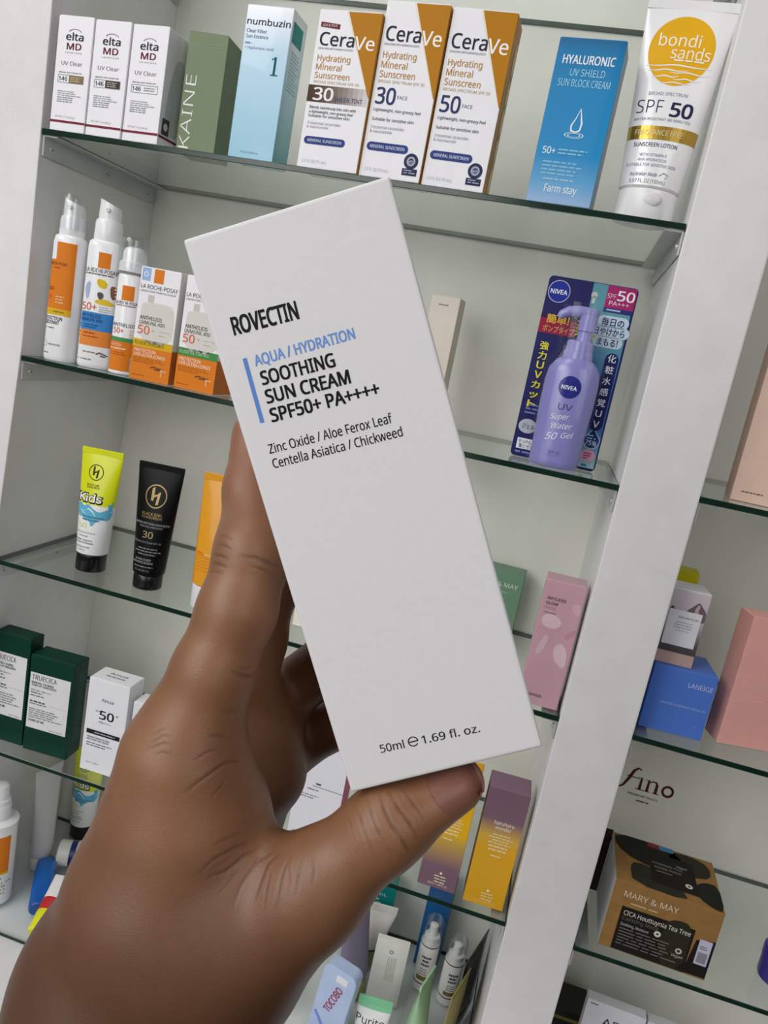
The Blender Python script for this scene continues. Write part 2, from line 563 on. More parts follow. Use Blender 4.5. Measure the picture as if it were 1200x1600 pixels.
# ---- glass
def glass_face():
    m = bpy.data.materials.new('shelf_glass'); m.use_nodes = True
    N = m.node_tree.nodes; L = m.node_tree.links; N.clear()
    out = N.new('ShaderNodeOutputMaterial')
    t = N.new('ShaderNodeBsdfTransparent'); t.inputs[0].default_value = (.962, .978, .969, 1)
    g = N.new('ShaderNodeBsdfGlossy'); g.inputs['Roughness'].default_value = .015; g.inputs[0].default_value = (.95, 1, .97, 1)
    fr = N.new('ShaderNodeFresnel'); fr.inputs['IOR'].default_value = 1.5
    mx = N.new('ShaderNodeMixShader')
    ge = N.new('ShaderNodeNewGeometry'); sb = N.new('ShaderNodeMath'); sb.operation = 'SUBTRACT'; sb.inputs[0].default_value = 1
    ml = N.new('ShaderNodeMath'); ml.operation = 'MULTIPLY'
    L.new(ge.outputs['Backfacing'], sb.inputs[1]); L.new(fr.outputs[0], ml.inputs[0]); L.new(sb.outputs[0], ml.inputs[1])
    L.new(ml.outputs[0], mx.inputs[0]); L.new(t.outputs[0], mx.inputs[1]); L.new(g.outputs[0], mx.inputs[2])
    L.new(mx.outputs[0], out.inputs[0])
    return m
GLASS = glass_face()
EDGE = M('06281C', .15, vary=.3, scale=30)
def glass_shelf(x0, x1, z, label, group='glass shelves of the cabinet'):
    bm = box_bm(x0, x1, .0005, D - .0008, z - .005, z, .0005, 1)
    bm.normal_update()
    for f in bm.faces:
        f.material_index = 0 if abs(f.normal.z) > .9 else 1
    o = link_mesh('glass_shelf', bm, [GLASS, EDGE])
    return tag(o, label, 'shelf', group)
E = .0006
glass_shelf(xl(ZU) + E, W - E, ZU, 'highest glass shelf of the left bay, above the white and orange cartons')
glass_shelf(xl(ZA) + E, W - E, ZA, 'clear glass shelf carrying the row of white, green, blue and orange cartons')
glass_shelf(xl(ZB) + E, W - E, ZB, 'clear glass shelf carrying the orange sprays and the lavender pump pack')
glass_shelf(xl(ZC) + E, W - E, ZC, 'clear glass shelf carrying the yellow, black and orange squeeze tubes')
glass_shelf(xl(ZD) + E, W - E, ZD, 'clear glass shelf carrying the dark green cartons and purple yellow cartons')
glass_shelf(-.036, W - E, ZE, 'lowest glass shelf of the left bay with jumbled tubes standing on it')
glass_shelf(W + PW + E, 1.14 - E, ZF, 'glass shelf right of the white post carrying the tall peach carton')
glass_shelf(W + PW + E, 1.14 - E, ZG, 'glass shelf right of the white post carrying the blue and pink cartons')
glass_shelf(W + PW + E, 1.14 - E, ZH, 'glass shelf right of the white post carrying the brown mask box')
glass_shelf(W + PW + E, 1.14 - E, ZU - .01, 'highest glass shelf of the right bay behind the white post')

STEEL = M('C6C8C7', .32, metal=.4, vary=.04, scale=40)
DARKM = M('4A4A48', .4, metal=.7)
def bracket(x, z, side, label):
    """flat metal angle under one end of a glass shelf; side +1: on a wall to the left of it"""
    t = thing('shelf_bracket', label, 'bracket', (x, 0, z - .0053), 0, 'metal brackets under the glass shelves')
    s = side
    link_mesh('side_plate', box_bm(min(0, s*.002), max(0, s*.002), .003, D - .004, -.0185, 0, .0004, 1), STEEL, t)
    link_mesh('flange', box_bm(min(s*.002, s*.0155), max(s*.002, s*.0155), .003, D - .004, -.0014, 0, .0003, 1), STEEL, t)
    for y in (.014, .105, .185):
        bm = bmesh.new()
        bmesh.ops.create_cone(bm, cap_ends=True, segments=16, radius1=.0032, radius2=.0024, depth=.0016,
                              matrix=Matrix.Translation((s*.0027, y, -.0105)) @ Matrix.Rotation(s * math.pi/2, 4, 'Y'))
        sc = link_mesh('screw', bm, STEEL, t)
        sc['label'] = 'dark slotted steel screw'
        sb = box_bm(s*.0033 if s > 0 else s*.0037, s*.0037 if s > 0 else s*.0033, y - .0016, y + .0016, -.0109, -.0101)
        link_mesh('slot', sb, DARKM, sc)
for z, nm in ((ZU, 'the highest shelf'), (ZA, 'the shelf of white and orange cartons'), (ZB, 'the shelf of sprays and pump pack'), (ZC, 'the shelf of squeeze tubes'), (ZD, 'the shelf of dark green cartons')):
    bracket(xl(z - .012) + .0003, z, 1, 'grey metal bracket at the left end of ' + nm)
    bracket(W - .0003, z, -1, 'grey metal bracket at the post end of ' + nm)
for z, nm in ((ZF, 'the peach carton'), (ZG, 'the blue carton'), (ZH, 'the brown mask box')):
    bracket(W + PW + .0003, z, 1, 'grey metal bracket right of the post under the shelf of ' + nm)

# ================================================================ the carton in the hand
BO = Vector((0.42757, -0.48925, -0.12215)); BR = Vector((0.87447, 0.18216, 0.44958)).normalized()
BD = Vector((0.45203, 0.03023, -0.89149)).normalized(); BN = Vector((-0.17598, 0.9828, -0.0559)).normalized()
BD = (BD - BR * BD.dot(BR)).normalized(); BN = BR.cross(BD)
bw, bh_, bd = .0500, .1414, .0330
t = thing('sunscreen_carton', 'large plain white carton with black and blue lettering held in the hand', 'carton', (0, 0, 0))
base = BO + BR * bw/2 + BD * bh_ + BN * bd/2
m4 = Matrix.Identity(4)
for i in range(3):
    m4[i][0] = BR[i]; m4[i][1] = BN[i]; m4[i][2] = -BD[i]; m4[i][3] = base[i]
t.matrix_world = m4
t.location, t.rotation_euler = m4.to_translation(), m4.to_euler()
BOXW = M('DEDCDE', .5, vary=.012, scale=500, bump=.12)
link_mesh('carton_body', box_bm(-bw/2, bw/2, -bd/2, bd/2, 0, bh_, .0009, 3), BOXW, t)
A = Art(bw, bh_)
mm = lambda u, v: (u / 50.0, v / 141.4)
K = '0B0B0D'
def line(s, u0, v0, u1, v1, cap, col, wt, lay=2):
    """baseline from (u0, v0) to (u1, v1) in millimetres from the top left corner"""
    ang = -math.degrees(math.atan2(v1 - v0, u1 - u0))
    u, v = mm((u0 + u1) / 2, (v0 + v1) / 2 - cap / 2)
    A.t(s, u, v, cap / 141.4, col, w=math.hypot(u1 - u0, v1 - v0) / 50.0, wt=wt, rot=ang, layer=lay)
line('ROVECTIN', 5.25, 24.0, 21.3, 24.6, 4.0, K, 4)
line('AQUA / HYDRATION', 8.0, 32.25, 32.6, 32.6, 2.45, '6C93D6', 3)
line('SOOTHING', 8.3, 36.95, 26.4, 37.5, 3.15, K, 3.4)
line('SUN CREAM', 8.1, 41.4, 28.8, 42.2, 3.15, K, 3.4)
line('SPF50+ PA++++', 7.9, 45.9, 34.7, 46.7, 3.15, K, 3.4)
A.quad([mm(5.45, 29.8), mm(6.45, 29.8), mm(6.1, 45.4), mm(5.1, 45.4)], '5E86CC', 2, 'blue_bar')
line('Zinc Oxide / Aloe Ferox Leaf', 5.2, 53.0, 35.7, 53.8, 2.25, K, 1)
line('Centella Asiatica / Chickweed', 5.1, 56.6, 37.2, 57.5, 2.25, K, 1)
line('50ml', 10.4, 132.8, 16.6, 133.0, 2.1, '2A2A2E', 1); line('1.69 fl. oz.', 21.2, 133.1, 36.0, 133.6, 2.1, '2A2A2E', 1)
u, v = mm(19.0, 131.9)
A.disc(u, v, 1.35 / 50, '2A2A2E', 2, 'lettering', hole=.78, a0=0, a1=325); A.rect(u - .02, v - .0012, u + .026, v + .0012, '2A2A2E', 2, 'lettering')
A.build(t, Flat((-bw/2, -bd/2, 0), (1, 0, 0), (0, 0, 1)), lift=.00003)

# ================================================================ the hand (one continuous surface)
HJ={'I0':(0.4351,-0.4464,-0.1695,0.0068),'I1':(0.4410,-0.4555,-0.1837,0.0081),'I2':(0.4489,-0.4684,-0.1977,0.0101),'I3':(0.4493,-0.4747,-0.2130,0.0102),'I4':(0.4469,-0.4789,-0.2300,0.0108),'I5':(0.4444,-0.4804,-0.2445,0.0123),'M2':(0.4436,-0.4810,-0.2563,0.0166),'M3':(0.4460,-0.4795,-0.2757,0.0226),'M4':(0.4468,-0.4794,-0.3005,0.0302),'M5':(0.4413,-0.4806,-0.3350,0.0346),'M6':(0.4231,-0.4839,-0.4011,0.0370),'M7':(0.3885,-0.4874,-0.4821,0.0410),'T0':(0.4594,-0.4816,-0.3128,0.0265),'T1':(0.4858,-0.4838,-0.2800,0.0136),'T2':(0.5015,-0.4799,-0.2575,0.0098),'T3':(0.5170,-0.4720,-0.2451,0.0066),'B0':(0.4438,-0.4473,-0.2599,0.0105),'B1':(0.4440,-0.4478,-0.2430,0.0103),'B2':(0.4453,-0.4463,-0.2324,0.0096),'B3':(0.4454,-0.4427,-0.2153,0.0092),'B4':(0.4616,-0.4375,-0.1946,0.0080),'B5':(0.4750,-0.4336,-0.1839,0.0070),'C0':(0.4464,-0.4315,-0.2665,0.0120),'C1':(0.4527,-0.4281,-0.2565,0.0098),'C2':(0.4689,-0.4294,-0.2366,0.0094),'C3':(0.4867,-0.4323,-0.2234,0.0080),'C4':(0.5002,-0.4308,-0.2191,0.0070),'D0':(0.4501,-0.4219,-0.2836,0.0115),'D1':(0.4573,-0.4192,-0.2777,0.0094),'D2':(0.4809,-0.4182,-0.2566,0.0088),'D3':(0.4963,-0.4284,-0.2433,0.0070),'D4':(0.5070,-0.4275,-0.2393,0.0060),'Pa':(0.4462,-0.4439,-0.2511,0.0096),'Pb':(0.4500,-0.4427,-0.2636,0.0116),'P1':(0.4523,-0.4413,-0.2787,0.0134),'P2':(0.4462,-0.4417,-0.2942,0.0116),'P3':(0.4355,-0.4565,-0.3338,0.0240),'P4':(0.4392,-0.4658,-0.3225,0.0240)}
def sd_cone(P, a, b, ra, rb):
    a = np.array(a, np.float32); b = np.array(b, np.float32)
    ba = b - a; l2 = float(ba @ ba); rr = ra - rb
    a2 = l2 - rr * rr; il2 = 1.0 / l2
    pa = P - a
    y = pa @ ba; z = y - l2
    xx = pa * l2 - y[..., None] * ba
    x2 = np.einsum('...i,...i->...', xx, xx)
    y2 = y * y * l2; z2 = z * z * l2
    k = math.copysign(1, rr) * rr * rr * x2
    d = (np.sqrt(x2 * a2 * il2) + y * rr) * il2 - ra
    m1 = np.sign(z) * a2 * z2 > k
    m2 = np.sign(y) * a2 * y2 < k
    d = np.where(m2, np.sqrt(x2 + y2) * il2 - ra, d)
    d = np.where(m1, np.sqrt(x2 + z2) * il2 - rb, d)
    return d
def smin(a, b, k):
    h = np.maximum(k - np.abs(a - b), 0) / k
    return np.minimum(a, b) - h * h * k * 0.25
def hand_field(P):
    def chain(names, k):
        d = None
        for p, q in zip(names, names[1:]):
            A = HJ[p]; B = HJ[q]
            e = sd_cone(P, A[:3], B[:3], A[3], B[3])
            d = e if d is None else smin(d, e, k)
        return d
    mass = chain(['I5', 'M2', 'M3', 'M4', 'M5', 'M6', 'M7'], .006)
    palm = chain(['Pa', 'Pb', 'P1', 'P2', 'P3', 'M6'], .010)
    back = smin(chain(['B0', 'P4'], .006), chain(['C0', 'P3'], .006), .010)
    back = smin(back, chain(['D0', 'P3'], .006), .010)
    palm = smin(palm, back, .006)
    mass = smin(mass, palm, .0045)
    thumb = chain(['M5', 'T0', 'T1', 'T2', 'T3'], .007)
    mass = smin(mass, thumb, .009)
    idx = chain(['I0', 'I1', 'I2', 'I3', 'I4', 'I5'], .004)
    mid = chain(['B0', 'B1', 'B2', 'B3', 'B4', 'B5'], .004)
    rng = chain(['C0', 'C1', 'C2', 'C3', 'C4'], .004)
    pnk = chain(['D0', 'D1', 'D2', 'D3', 'D4'], .004)
    fing = smin(smin(rng, pnk, .0015), mid, .0015)
    fing = smin(fing, idx, .0015)
    return smin(mass, fing, .005)
def surface_nets(F, org, h):
    s = F < 0
    nx, ny, nz = F.shape
    cnt = np.zeros((nx-1, ny-1, nz-1), np.int8)
    for dx in (0, 1):
        for dy in (0, 1):
            for dz in (0, 1):
                cnt += s[dx:nx-1+dx, dy:ny-1+dy, dz:nz-1+dz]
    act = (cnt > 0) & (cnt < 8)
    ids = -np.ones(act.shape, np.int64)
    cells = np.argwhere(act)
    ids[act] = np.arange(len(cells))
    acc = np.zeros((len(cells), 3)); num = np.zeros(len(cells))
    cor = [(i, j, k) for i in (0, 1) for j in (0, 1) for k in (0, 1)]
    for a in cor:
        for ax in range(3):
            if a[ax]: continue
            b = list(a); b[ax] = 1
            fa = F[cells[:, 0]+a[0], cells[:, 1]+a[1], cells[:, 2]+a[2]]
            fb = F[cells[:, 0]+b[0], cells[:, 1]+b[1], cells[:, 2]+b[2]]
            m = (fa < 0) != (fb < 0)
            t = np.where(m, fa / np.where(m, fa - fb, 1), 0)
            p = np.tile(np.array(a, float), (len(cells), 1)); p[:, ax] += t
            acc[m] += p[m]; num[m] += 1
    V = org + (cells + acc / num[:, None]) * h
    faces = []
    for ax in range(3):
        o1, o2 = [(1, 2), (2, 0), (0, 1)][ax]
        sl0 = [slice(None)] * 3; sl1 = [slice(None)] * 3
        sl0[ax] = slice(0, -1); sl1[ax] = slice(1, None)
        A = s[tuple(sl0)]; B = s[tuple(sl1)]
        e = np.argwhere(A != B)
        ok = (e[:, o1] > 0) & (e[:, o2] > 0) & (e[:, o1] < F.shape[o1]-1) & (e[:, o2] < F.shape[o2]-1)
        e = e[ok]
        fl = A[e[:, 0], e[:, 1], e[:, 2]]
        def g(d1, d2):
            c = e.copy(); c[:, o1] -= d1; c[:, o2] -= d2
            return ids[c[:, 0], c[:, 1], c[:, 2]]
        q = np.stack([g(0, 0), g(1, 0), g(1, 1), g(0, 1)], 1)
        q[~fl] = q[~fl][:, ::-1]
        faces.append(q)
    return V, np.concatenate(faces)
def make_hand():
    arr = np.array(list(HJ.values()))
    lo = np.array([arr[:, i].min() for i in range(3)]) - .03
    hi = np.array([arr[:, i].max() for i in range(3)]) + .03
    # the forearm leaves through the bottom edge of the frame: cut off there
    lo[2] = max(lo[2], -.46)
    h = HSTEP
    n = np.ceil((hi - lo) / h).astype(int) + 1
    F = np.empty(n, np.float32)
    gx = [np.arange(n[i], dtype=np.float32) * h + lo[i] for i in range(3)]
    for i0 in range(0, n[0], 24):
        X = np.stack(np.meshgrid(gx[0][i0:i0+24], gx[1], gx[2], indexing='ij'), -1)
        F[i0:i0+24] = hand_field(X.astype(np.float32))
    F[:, :, 0:2] = np.maximum(F[:, :, 0:2], .001)
    V, Q = surface_nets(F, lo, h)
    me = bpy.data.meshes.new('hand')
    me.from_pydata(V.tolist(), [], Q.tolist())
    bm = bmesh.new(); bm.from_mesh(me)
    for _ in range(3):
        bmesh.ops.smooth_vert(bm, verts=bm.verts, factor=.5, use_axis_x=True, use_axis_y=True, use_axis_z=True)
    bm.normal_update()
    bm.to_mesh(me); bm.free()
    for p in me.polygons: p.use_smooth = True
    return me

HSTEP = .0011
me = make_hand()
# ---- folds of the skin: finer mesh along them, then pressed in a little
CREASES=[(0.00045,0.0007,[(0.49812,-0.48291,-0.24694),(0.50067,-0.48666,-0.24826),(0.50374,-0.48898,-0.25084),(0.50778,-0.48904,-0.25445),(0.50965,-0.48803,-0.25738)]),
(0.0004,0.0007,[(0.50018,-0.48219,-0.24611),(0.50404,-0.48582,-0.24761),(0.50772,-0.48682,-0.2499),(0.51095,-0.48646,-0.25392)]),
(0.0003,0.0006,[(0.49524,-0.48377,-0.24871),(0.49792,-0.48778,-0.24998),(0.50111,-0.4903,-0.25273),(0.50542,-0.49069,-0.25729)]),
(0.0003,0.0006,[(0.50322,-0.48062,-0.24506),(0.50722,-0.4837,-0.24651),(0.51111,-0.48443,-0.2493)]),
(0.00018,0.0006,[(0.49254,-0.48311,-0.25095),(0.49547,-0.48832,-0.25233),(0.49907,-0.49117,-0.25561),(0.50244,-0.49158,-0.25959)]),
(0.00015,0.0005,[(0.48999,-0.48154,-0.25389),(0.49301,-0.48789,-0.25438),(0.49625,-0.49114,-0.25756)]),
(0.00035,0.0007,[(0.44911,-0.47952,-0.19619),(0.45363,-0.47838,-0.19601),(0.45664,-0.47651,-0.19709),(0.45879,-0.47369,-0.19828)]),
(0.00025,0.0006,[(0.45232,-0.4795,-0.19818),(0.45566,-0.47782,-0.19878),(0.4586,-0.47442,-0.20083)]),
(0.0003,0.0006,[(0.44119,-0.47675,-0.19845),(0.44411,-0.47879,-0.19778),(0.44655,-0.47968,-0.19784)]),
(0.0003,0.0006,[(0.44085,-0.47678,-0.20103),(0.44414,-0.47929,-0.19996),(0.4468,-0.48027,-0.19993)]),
(0.00025,0.0006,[(0.44173,-0.47653,-0.19551),(0.44427,-0.4781,-0.19508),(0.44694,-0.47906,-0.19526)]),
(0.0002,0.0005,[(0.44101,-0.4749,-0.19352),(0.44417,-0.47707,-0.19285),(0.44653,-0.47811,-0.19311)]),
(0.00018,0.0005,[(0.44056,-0.47697,-0.2034),(0.44398,-0.47982,-0.20199),(0.44621,-0.48072,-0.20172)]),
(0.0003,0.0007,[(0.4549,-0.48619,-0.22438),(0.45706,-0.48401,-0.22606),(0.45836,-0.4809,-0.22691),(0.45864,-0.47733,-0.22676)]),
(0.0002,0.0006,[(0.45606,-0.48485,-0.22421),(0.45772,-0.48202,-0.22446),(0.45835,-0.47953,-0.22378)]),
(0.00018,0.0006,[(0.45436,-0.48797,-0.23497),(0.45636,-0.48538,-0.2359),(0.45777,-0.48078,-0.23717)]),
(0.00028,0.0007,[(0.46031,-0.48422,-0.25016),(0.45908,-0.4868,-0.24881),(0.45747,-0.48993,-0.24878),(0.45617,-0.49239,-0.25009),(0.45417,-0.49499,-0.25187),(0.45184,-0.49724,-0.25464)]),
(0.0002,0.0006,[(0.45314,-0.49085,-0.24127),(0.45525,-0.48879,-0.24161),(0.45769,-0.48562,-0.24351)]),
(0.00018,0.0006,[(0.4564,-0.48901,-0.24481),(0.45417,-0.49174,-0.24505),(0.45149,-0.49465,-0.24712)]),
(0.0002,0.0005,[(0.43849,-0.49548,-0.24653),(0.44057,-0.49515,-0.24458),(0.44291,-0.49463,-0.24264),(0.44499,-0.49454,-0.24239)]),
(0.0002,0.0005,[(0.43826,-0.49603,-0.24778),(0.44081,-0.49584,-0.24597),(0.44356,-0.49538,-0.24423),(0.44632,-0.49517,-0.24418)]),
(0.00018,0.0005,[(0.43934,-0.49446,-0.24386),(0.44142,-0.4941,-0.24193),(0.44326,-0.4938,-0.24077)]),
(0.00018,0.0005,[(0.44185,-0.49667,-0.24738),(0.44429,-0.49619,-0.24611),(0.44739,-0.49589,-0.24635)]),
(0.0003,0.0008,[(0.47709,-0.48841,-0.26816),(0.4748,-0.49049,-0.27083),(0.47452,-0.49432,-0.27449),(0.47458,-0.49705,-0.27848)]),
(0.0003,0.0008,[(0.47508,-0.48744,-0.26916),(0.47167,-0.49031,-0.27191),(0.4698,-0.49497,-0.27654),(0.46955,-0.4983,-0.28097)]),
(0.00025,0.0007,[(0.47156,-0.48657,-0.26985),(0.46812,-0.49077,-0.27115),(0.46522,-0.49526,-0.27386),(0.46162,-0.49859,-0.2747)]),
(0.00025,0.0007,[(0.4803,-0.49003,-0.26667),(0.4797,-0.49347,-0.26977),(0.48042,-0.49698,-0.27405),(0.48072,-0.49884,-0.27848)]),
(0.00022,0.0007,[(0.46876,-0.48726,-0.26885),(0.46506,-0.49273,-0.26903),(0.46192,-0.49691,-0.27053),(0.4596,-0.49978,-0.27385)]),
(0.00022,0.0006,[(0.48331,-0.49105,-0.26563),(0.48413,-0.49462,-0.2688),(0.48519,-0.49716,-0.27247)]),
(0.00018,0.0006,[(0.47642,-0.49255,-0.27126),(0.47684,-0.49567,-0.27451),(0.47792,-0.49824,-0.27873)]),
(0.00018,0.0006,[(0.48001,-0.49149,-0.26784),(0.48211,-0.49505,-0.27017),(0.48317,-0.49777,-0.27427)]),
(0.00015,0.0006,[(0.46582,-0.48913,-0.26597),(0.4632,-0.49351,-0.26634),(0.4608,-0.49644,-0.26713)]),
(0.00018,0.0006,[(0.48562,-0.4905,-0.26404),(0.48776,-0.49351,-0.26639),(0.48831,-0.49554,-0.26935)]),
(0.00015,0.0005,[(0.47014,-0.49144,-0.27283),(0.46763,-0.49404,-0.2746),(0.46529,-0.49825,-0.27885)]),
(0.00015,0.0005,[(0.45926,-0.48892,-0.25172),(0.45883,-0.49107,-0.254),(0.45759,-0.49348,-0.25581)]),
(0.00025,0.0006,[(0.45767,-0.45129,-0.25444),(0.45921,-0.44882,-0.25424),(0.46059,-0.44562,-0.25441)])]

def fold_distance(co):
    dmin = np.full(len(co), 1.0); dep = np.zeros(len(co)); wid = np.full(len(co), .001)
    for d, w, L in CREASES:
        tot = sum(np.linalg.norm(np.array(b) - np.array(a)) for a, b in zip(L, L[1:])); acc = -np.linalg.norm(np.array(L[1]) - np.array(L[0]))
        for a, b in zip(L, L[1:]):
            acc += 0 if a is L[0] else prev
            if a is L[0]: acc = 0.0
            prev = np.linalg.norm(np.array(b) - np.array(a))
            a = np.array(a); b = np.array(b); ab = b - a
            near = np.abs(co - (a + b) / 2).max(1) < (np.linalg.norm(ab) / 2 + .005)
            if not near.any(): continue
            q = co[near]; t = np.clip(((q - a) @ ab) / (ab @ ab), 0, 1)
            e = np.linalg.norm(q - (a + t[:, None] * ab), axis=1)
            idx = np.where(near)[0]; better = e / w < dmin[idx] / wid[idx]
            k = idx[better]; dmin[k] = e[better]; wid[k] = w
            # a fold fades out towards both ends
            g = (acc + t[better] * np.linalg.norm(ab)) / tot
            dep[k] = d * np.clip(np.sin(np.pi * np.clip(g, 0, 1)), 0, 1) ** .6
    return dmin, dep, wid
def get_co(me):
    co = np.empty(len(me.vertices) * 3, np.float32); me.vertices.foreach_get('co', co); return co.reshape(-1, 3).astype(np.float64)
def fold_skin(me):
    dm, _, _ = fold_distance(get_co(me))
    bm = bmesh.new(); bm.from_mesh(me); bm.verts.ensure_lookup_table()
    close = dm < .0026
    es = [e for e in bm.edges if close[e.verts[0].index] and close[e.verts[1].index]]
    bmesh.ops.subdivide_edges(bm, edges=es, cuts=2, use_grid_fill=True, smooth=0.0)
    bm.normal_update(); bm.verts.ensure_lookup_table()
    co = np.array([v.co[:] for v in bm.verts]); nr = np.array([v.normal[:] for v in bm.verts])
    dm, dep, wid = fold_distance(co)
    x = dm / wid
    off = .55 * dep * (-np.exp(-(x / .55) ** 2) + .18 * np.exp(-((x - 1.7) / .8) ** 2))
    off[dm > .004] = 0
    co += nr * off[:, None]
    for v, c in zip(bm.verts, co): v.co = c
    bm.to_mesh(me); bm.free()
    for p in me.polygons: p.use_smooth = True
    return np.exp(-(x / .7) ** 2) * np.minimum(1, dep / .0003)
FOLD = fold_skin(me)
hand = bpy.data.objects.new('hand', me)
COL.objects.link(hand)
tag(hand, 'bare brown left hand and forearm gripping the large white carton', 'hand')
def skin():
    m = bpy.data.materials.new('skin'); m.use_nodes = True
    N = m.node_tree.nodes; L = m.node_tree.links; p = N['Principled BSDF']
    p.inputs['Roughness'].default_value = .46
    p.inputs['Subsurface Weight'].default_value = .12
    p.inputs['Subsurface Radius'].default_value = (.004, .0016, .0008)
    p.inputs['Subsurface Scale'].default_value = 1.0
    at = N.new('ShaderNodeAttribute'); at.attribute_name = 'skin_tone'
    tc = N.new('ShaderNodeTexCoord')
    n1 = N.new('ShaderNodeTexNoise'); n1.inputs['Scale'].default_value = 55; n1.inputs['Detail'].default_value = 6
    L.new(tc.outputs['Object'], n1.inputs['Vector'])
    mx = N.new('ShaderNodeMix'); mx.data_type = 'RGBA'; mx.blend_type = 'MULTIPLY'
    mx.inputs['Factor'].default_value = 1
    rp = N.new('ShaderNodeValToRGB')
    rp.color_ramp.elements[0].position = .3; rp.color_ramp.elements[1].position = .75
    rp.color_ramp.elements[0].color = (.82, .80, .78, 1); rp.color_ramp.elements[1].color = (1.0, 1.0, 1.0, 1)
    L.new(n1.outputs['Fac'], rp.inputs['Fac'])
    L.new(at.outputs['Color'], mx.inputs['A']); L.new(rp.outputs['Color'], mx.inputs['B'])
    L.new(mx.outputs['Result'], p.inputs['Base Color'])
    vo = N.new('ShaderNodeTexVoronoi'); vo.inputs['Scale'].default_value = 1300; vo.feature = 'DISTANCE_TO_EDGE'
    L.new(tc.outputs['Object'], vo.inputs['Vector'])
    n2 = N.new('ShaderNodeTexNoise'); n2.inputs['Scale'].default_value = 350; n2.inputs['Detail'].default_value = 4
    L.new(tc.outputs['Object'], n2.inputs['Vector'])
    ad = N.new('ShaderNodeMath'); ad.operation = 'ADD'
    L.new(vo.outputs['Distance'], ad.inputs[0]); L.new(n2.outputs['Fac'], ad.inputs[1])
    bp = N.new('ShaderNodeBump'); bp.inputs['Strength'].default_value = .12; bp.inputs['Distance'].default_value = .0005
    L.new(ad.outputs[0], bp.inputs['Height']); L.new(bp.outputs['Normal'], p.inputs['Normal'])
    return m
SKIN = skin()
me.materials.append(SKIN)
def paint_hand(me):
    n = len(me.vertices)
    co = np.empty(n * 3, np.float32); me.vertices.foreach_get('co', co); co = co.reshape(-1, 3)
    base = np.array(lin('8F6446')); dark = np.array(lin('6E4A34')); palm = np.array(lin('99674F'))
    c = np.tile(base, (n, 1))
    def near(p, r): return np.exp(-((co - np.array(p)) ** 2).sum(1) / (r * r))
    def mixin(w, col):
        w = np.clip(w, 0, 1)[:, None]; c[:] = c * (1 - w) + col * w
    J = {k: np.array(v[:3]) for k, v in HJ.items()}
    # shade painted into the skin colour, deepening downwards to the forearm
    arm_shade = np.array(lin('3C2212'))
    mixin(.85 * np.clip((-.255 - co[:, 2]) / .06, 0, 1), arm_shade)
    # palm skin of the gripping fingers and web
    for k, r, a in (('C1', .012, .6), ('D1', .012, .6), ('P1', .016, .5), ('I0', .013, .7), ('I1', .012, .5), ('T3', .010, .25)): mixin(near(J[k], r) * a, palm)
    # darker skin over the knuckles and the back of the hand
    nrm = np.empty(n * 3, np.float32); me.vertex_normals.foreach_get('vector', nrm); nrm = nrm.reshape(-1, 3)
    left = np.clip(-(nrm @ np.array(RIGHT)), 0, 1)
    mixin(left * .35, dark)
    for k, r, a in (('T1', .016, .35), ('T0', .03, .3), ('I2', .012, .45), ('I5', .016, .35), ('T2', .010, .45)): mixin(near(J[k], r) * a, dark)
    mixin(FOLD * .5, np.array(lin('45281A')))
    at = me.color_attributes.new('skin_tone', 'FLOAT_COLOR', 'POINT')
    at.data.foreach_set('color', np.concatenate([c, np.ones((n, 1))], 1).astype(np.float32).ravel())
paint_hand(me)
# ---- thumb nail: laid on the skin, seen along the normal of the nail
def thumb_nail():
    bm0 = bmesh.new(); bm0.from_mesh(me)
    tree = BVHTree.FromBMesh(bm0)
    T2 = Vector(HJ['T2'][:3]); T3 = Vector(HJ['T3'][:3])
    ax = (T3 - T2).normalized()
    look = (T3 - EYE).normalized()
    dn = (look - ax * look.dot(ax)).normalized()
    side = ax.cross(dn).normalized()
    dn = (dn * math.cos(.12) - side * math.sin(.12)).normalized()
    side = ax.cross(dn).normalized()
    bm = bmesh.new(); NU, NV = 12, 12; rows = []
    for j in range(NV + 1):
        row = []
        q = j / NV
        for i in range(NU + 1):
            u = i / NU * 2 - 1
            # straight sides, gently rounded root and tip
            l = -.0058 + .0128 * q
            l += (-.0012 * (1 - u*u) if q < .5 else 0) + (.0 if q < .5 else -.0018 * u*u * (q - .5) * 2)
            hw = .0055 * (1 - .10 * q)
            p = T3 + ax * l + side * (u * hw)
            hit, nr, _, _ = tree.ray_cast(p - dn * .03, dn)
            if hit is None: hit = p - dn * .006; nr = -dn
            edge = min(1 - abs(u), q, 1) 
            row.append(bm.verts.new(hit - dn * (.00015 + .0004 * (1 - u*u))))
        rows.append(row)
    for j in range(NV):
        for i in range(NU):
            bm.faces.new((rows[j][i], rows[j][i+1], rows[j+1][i+1], rows[j+1][i]))
    bmesh.ops.recalc_face_normals(bm, faces=bm.faces)
    bm.normal_update()
    if sum((f.normal.dot(dn) for f in bm.faces)) > 0: bmesh.ops.reverse_faces(bm, faces=bm.faces)
    bm0.free()
    o = link_mesh('thumb_nail', bm, M('83594E', .4, coat=.08, vary=.03, scale=300), hand, True)
    return o
thumb_nail()

# ================================================================ top shelf
Z0 = ZA + .0003
WHITE = M('F1F0F4', .42, vary=.015, bump=.05)
WSIDE = M('EDEDF0', .45, vary=.015)
NAVY = '27356B'; INK = '26262C'; GREY = '8D8E96'; GOLD = M('B9973F', .3, metal=.75, vary=.1)

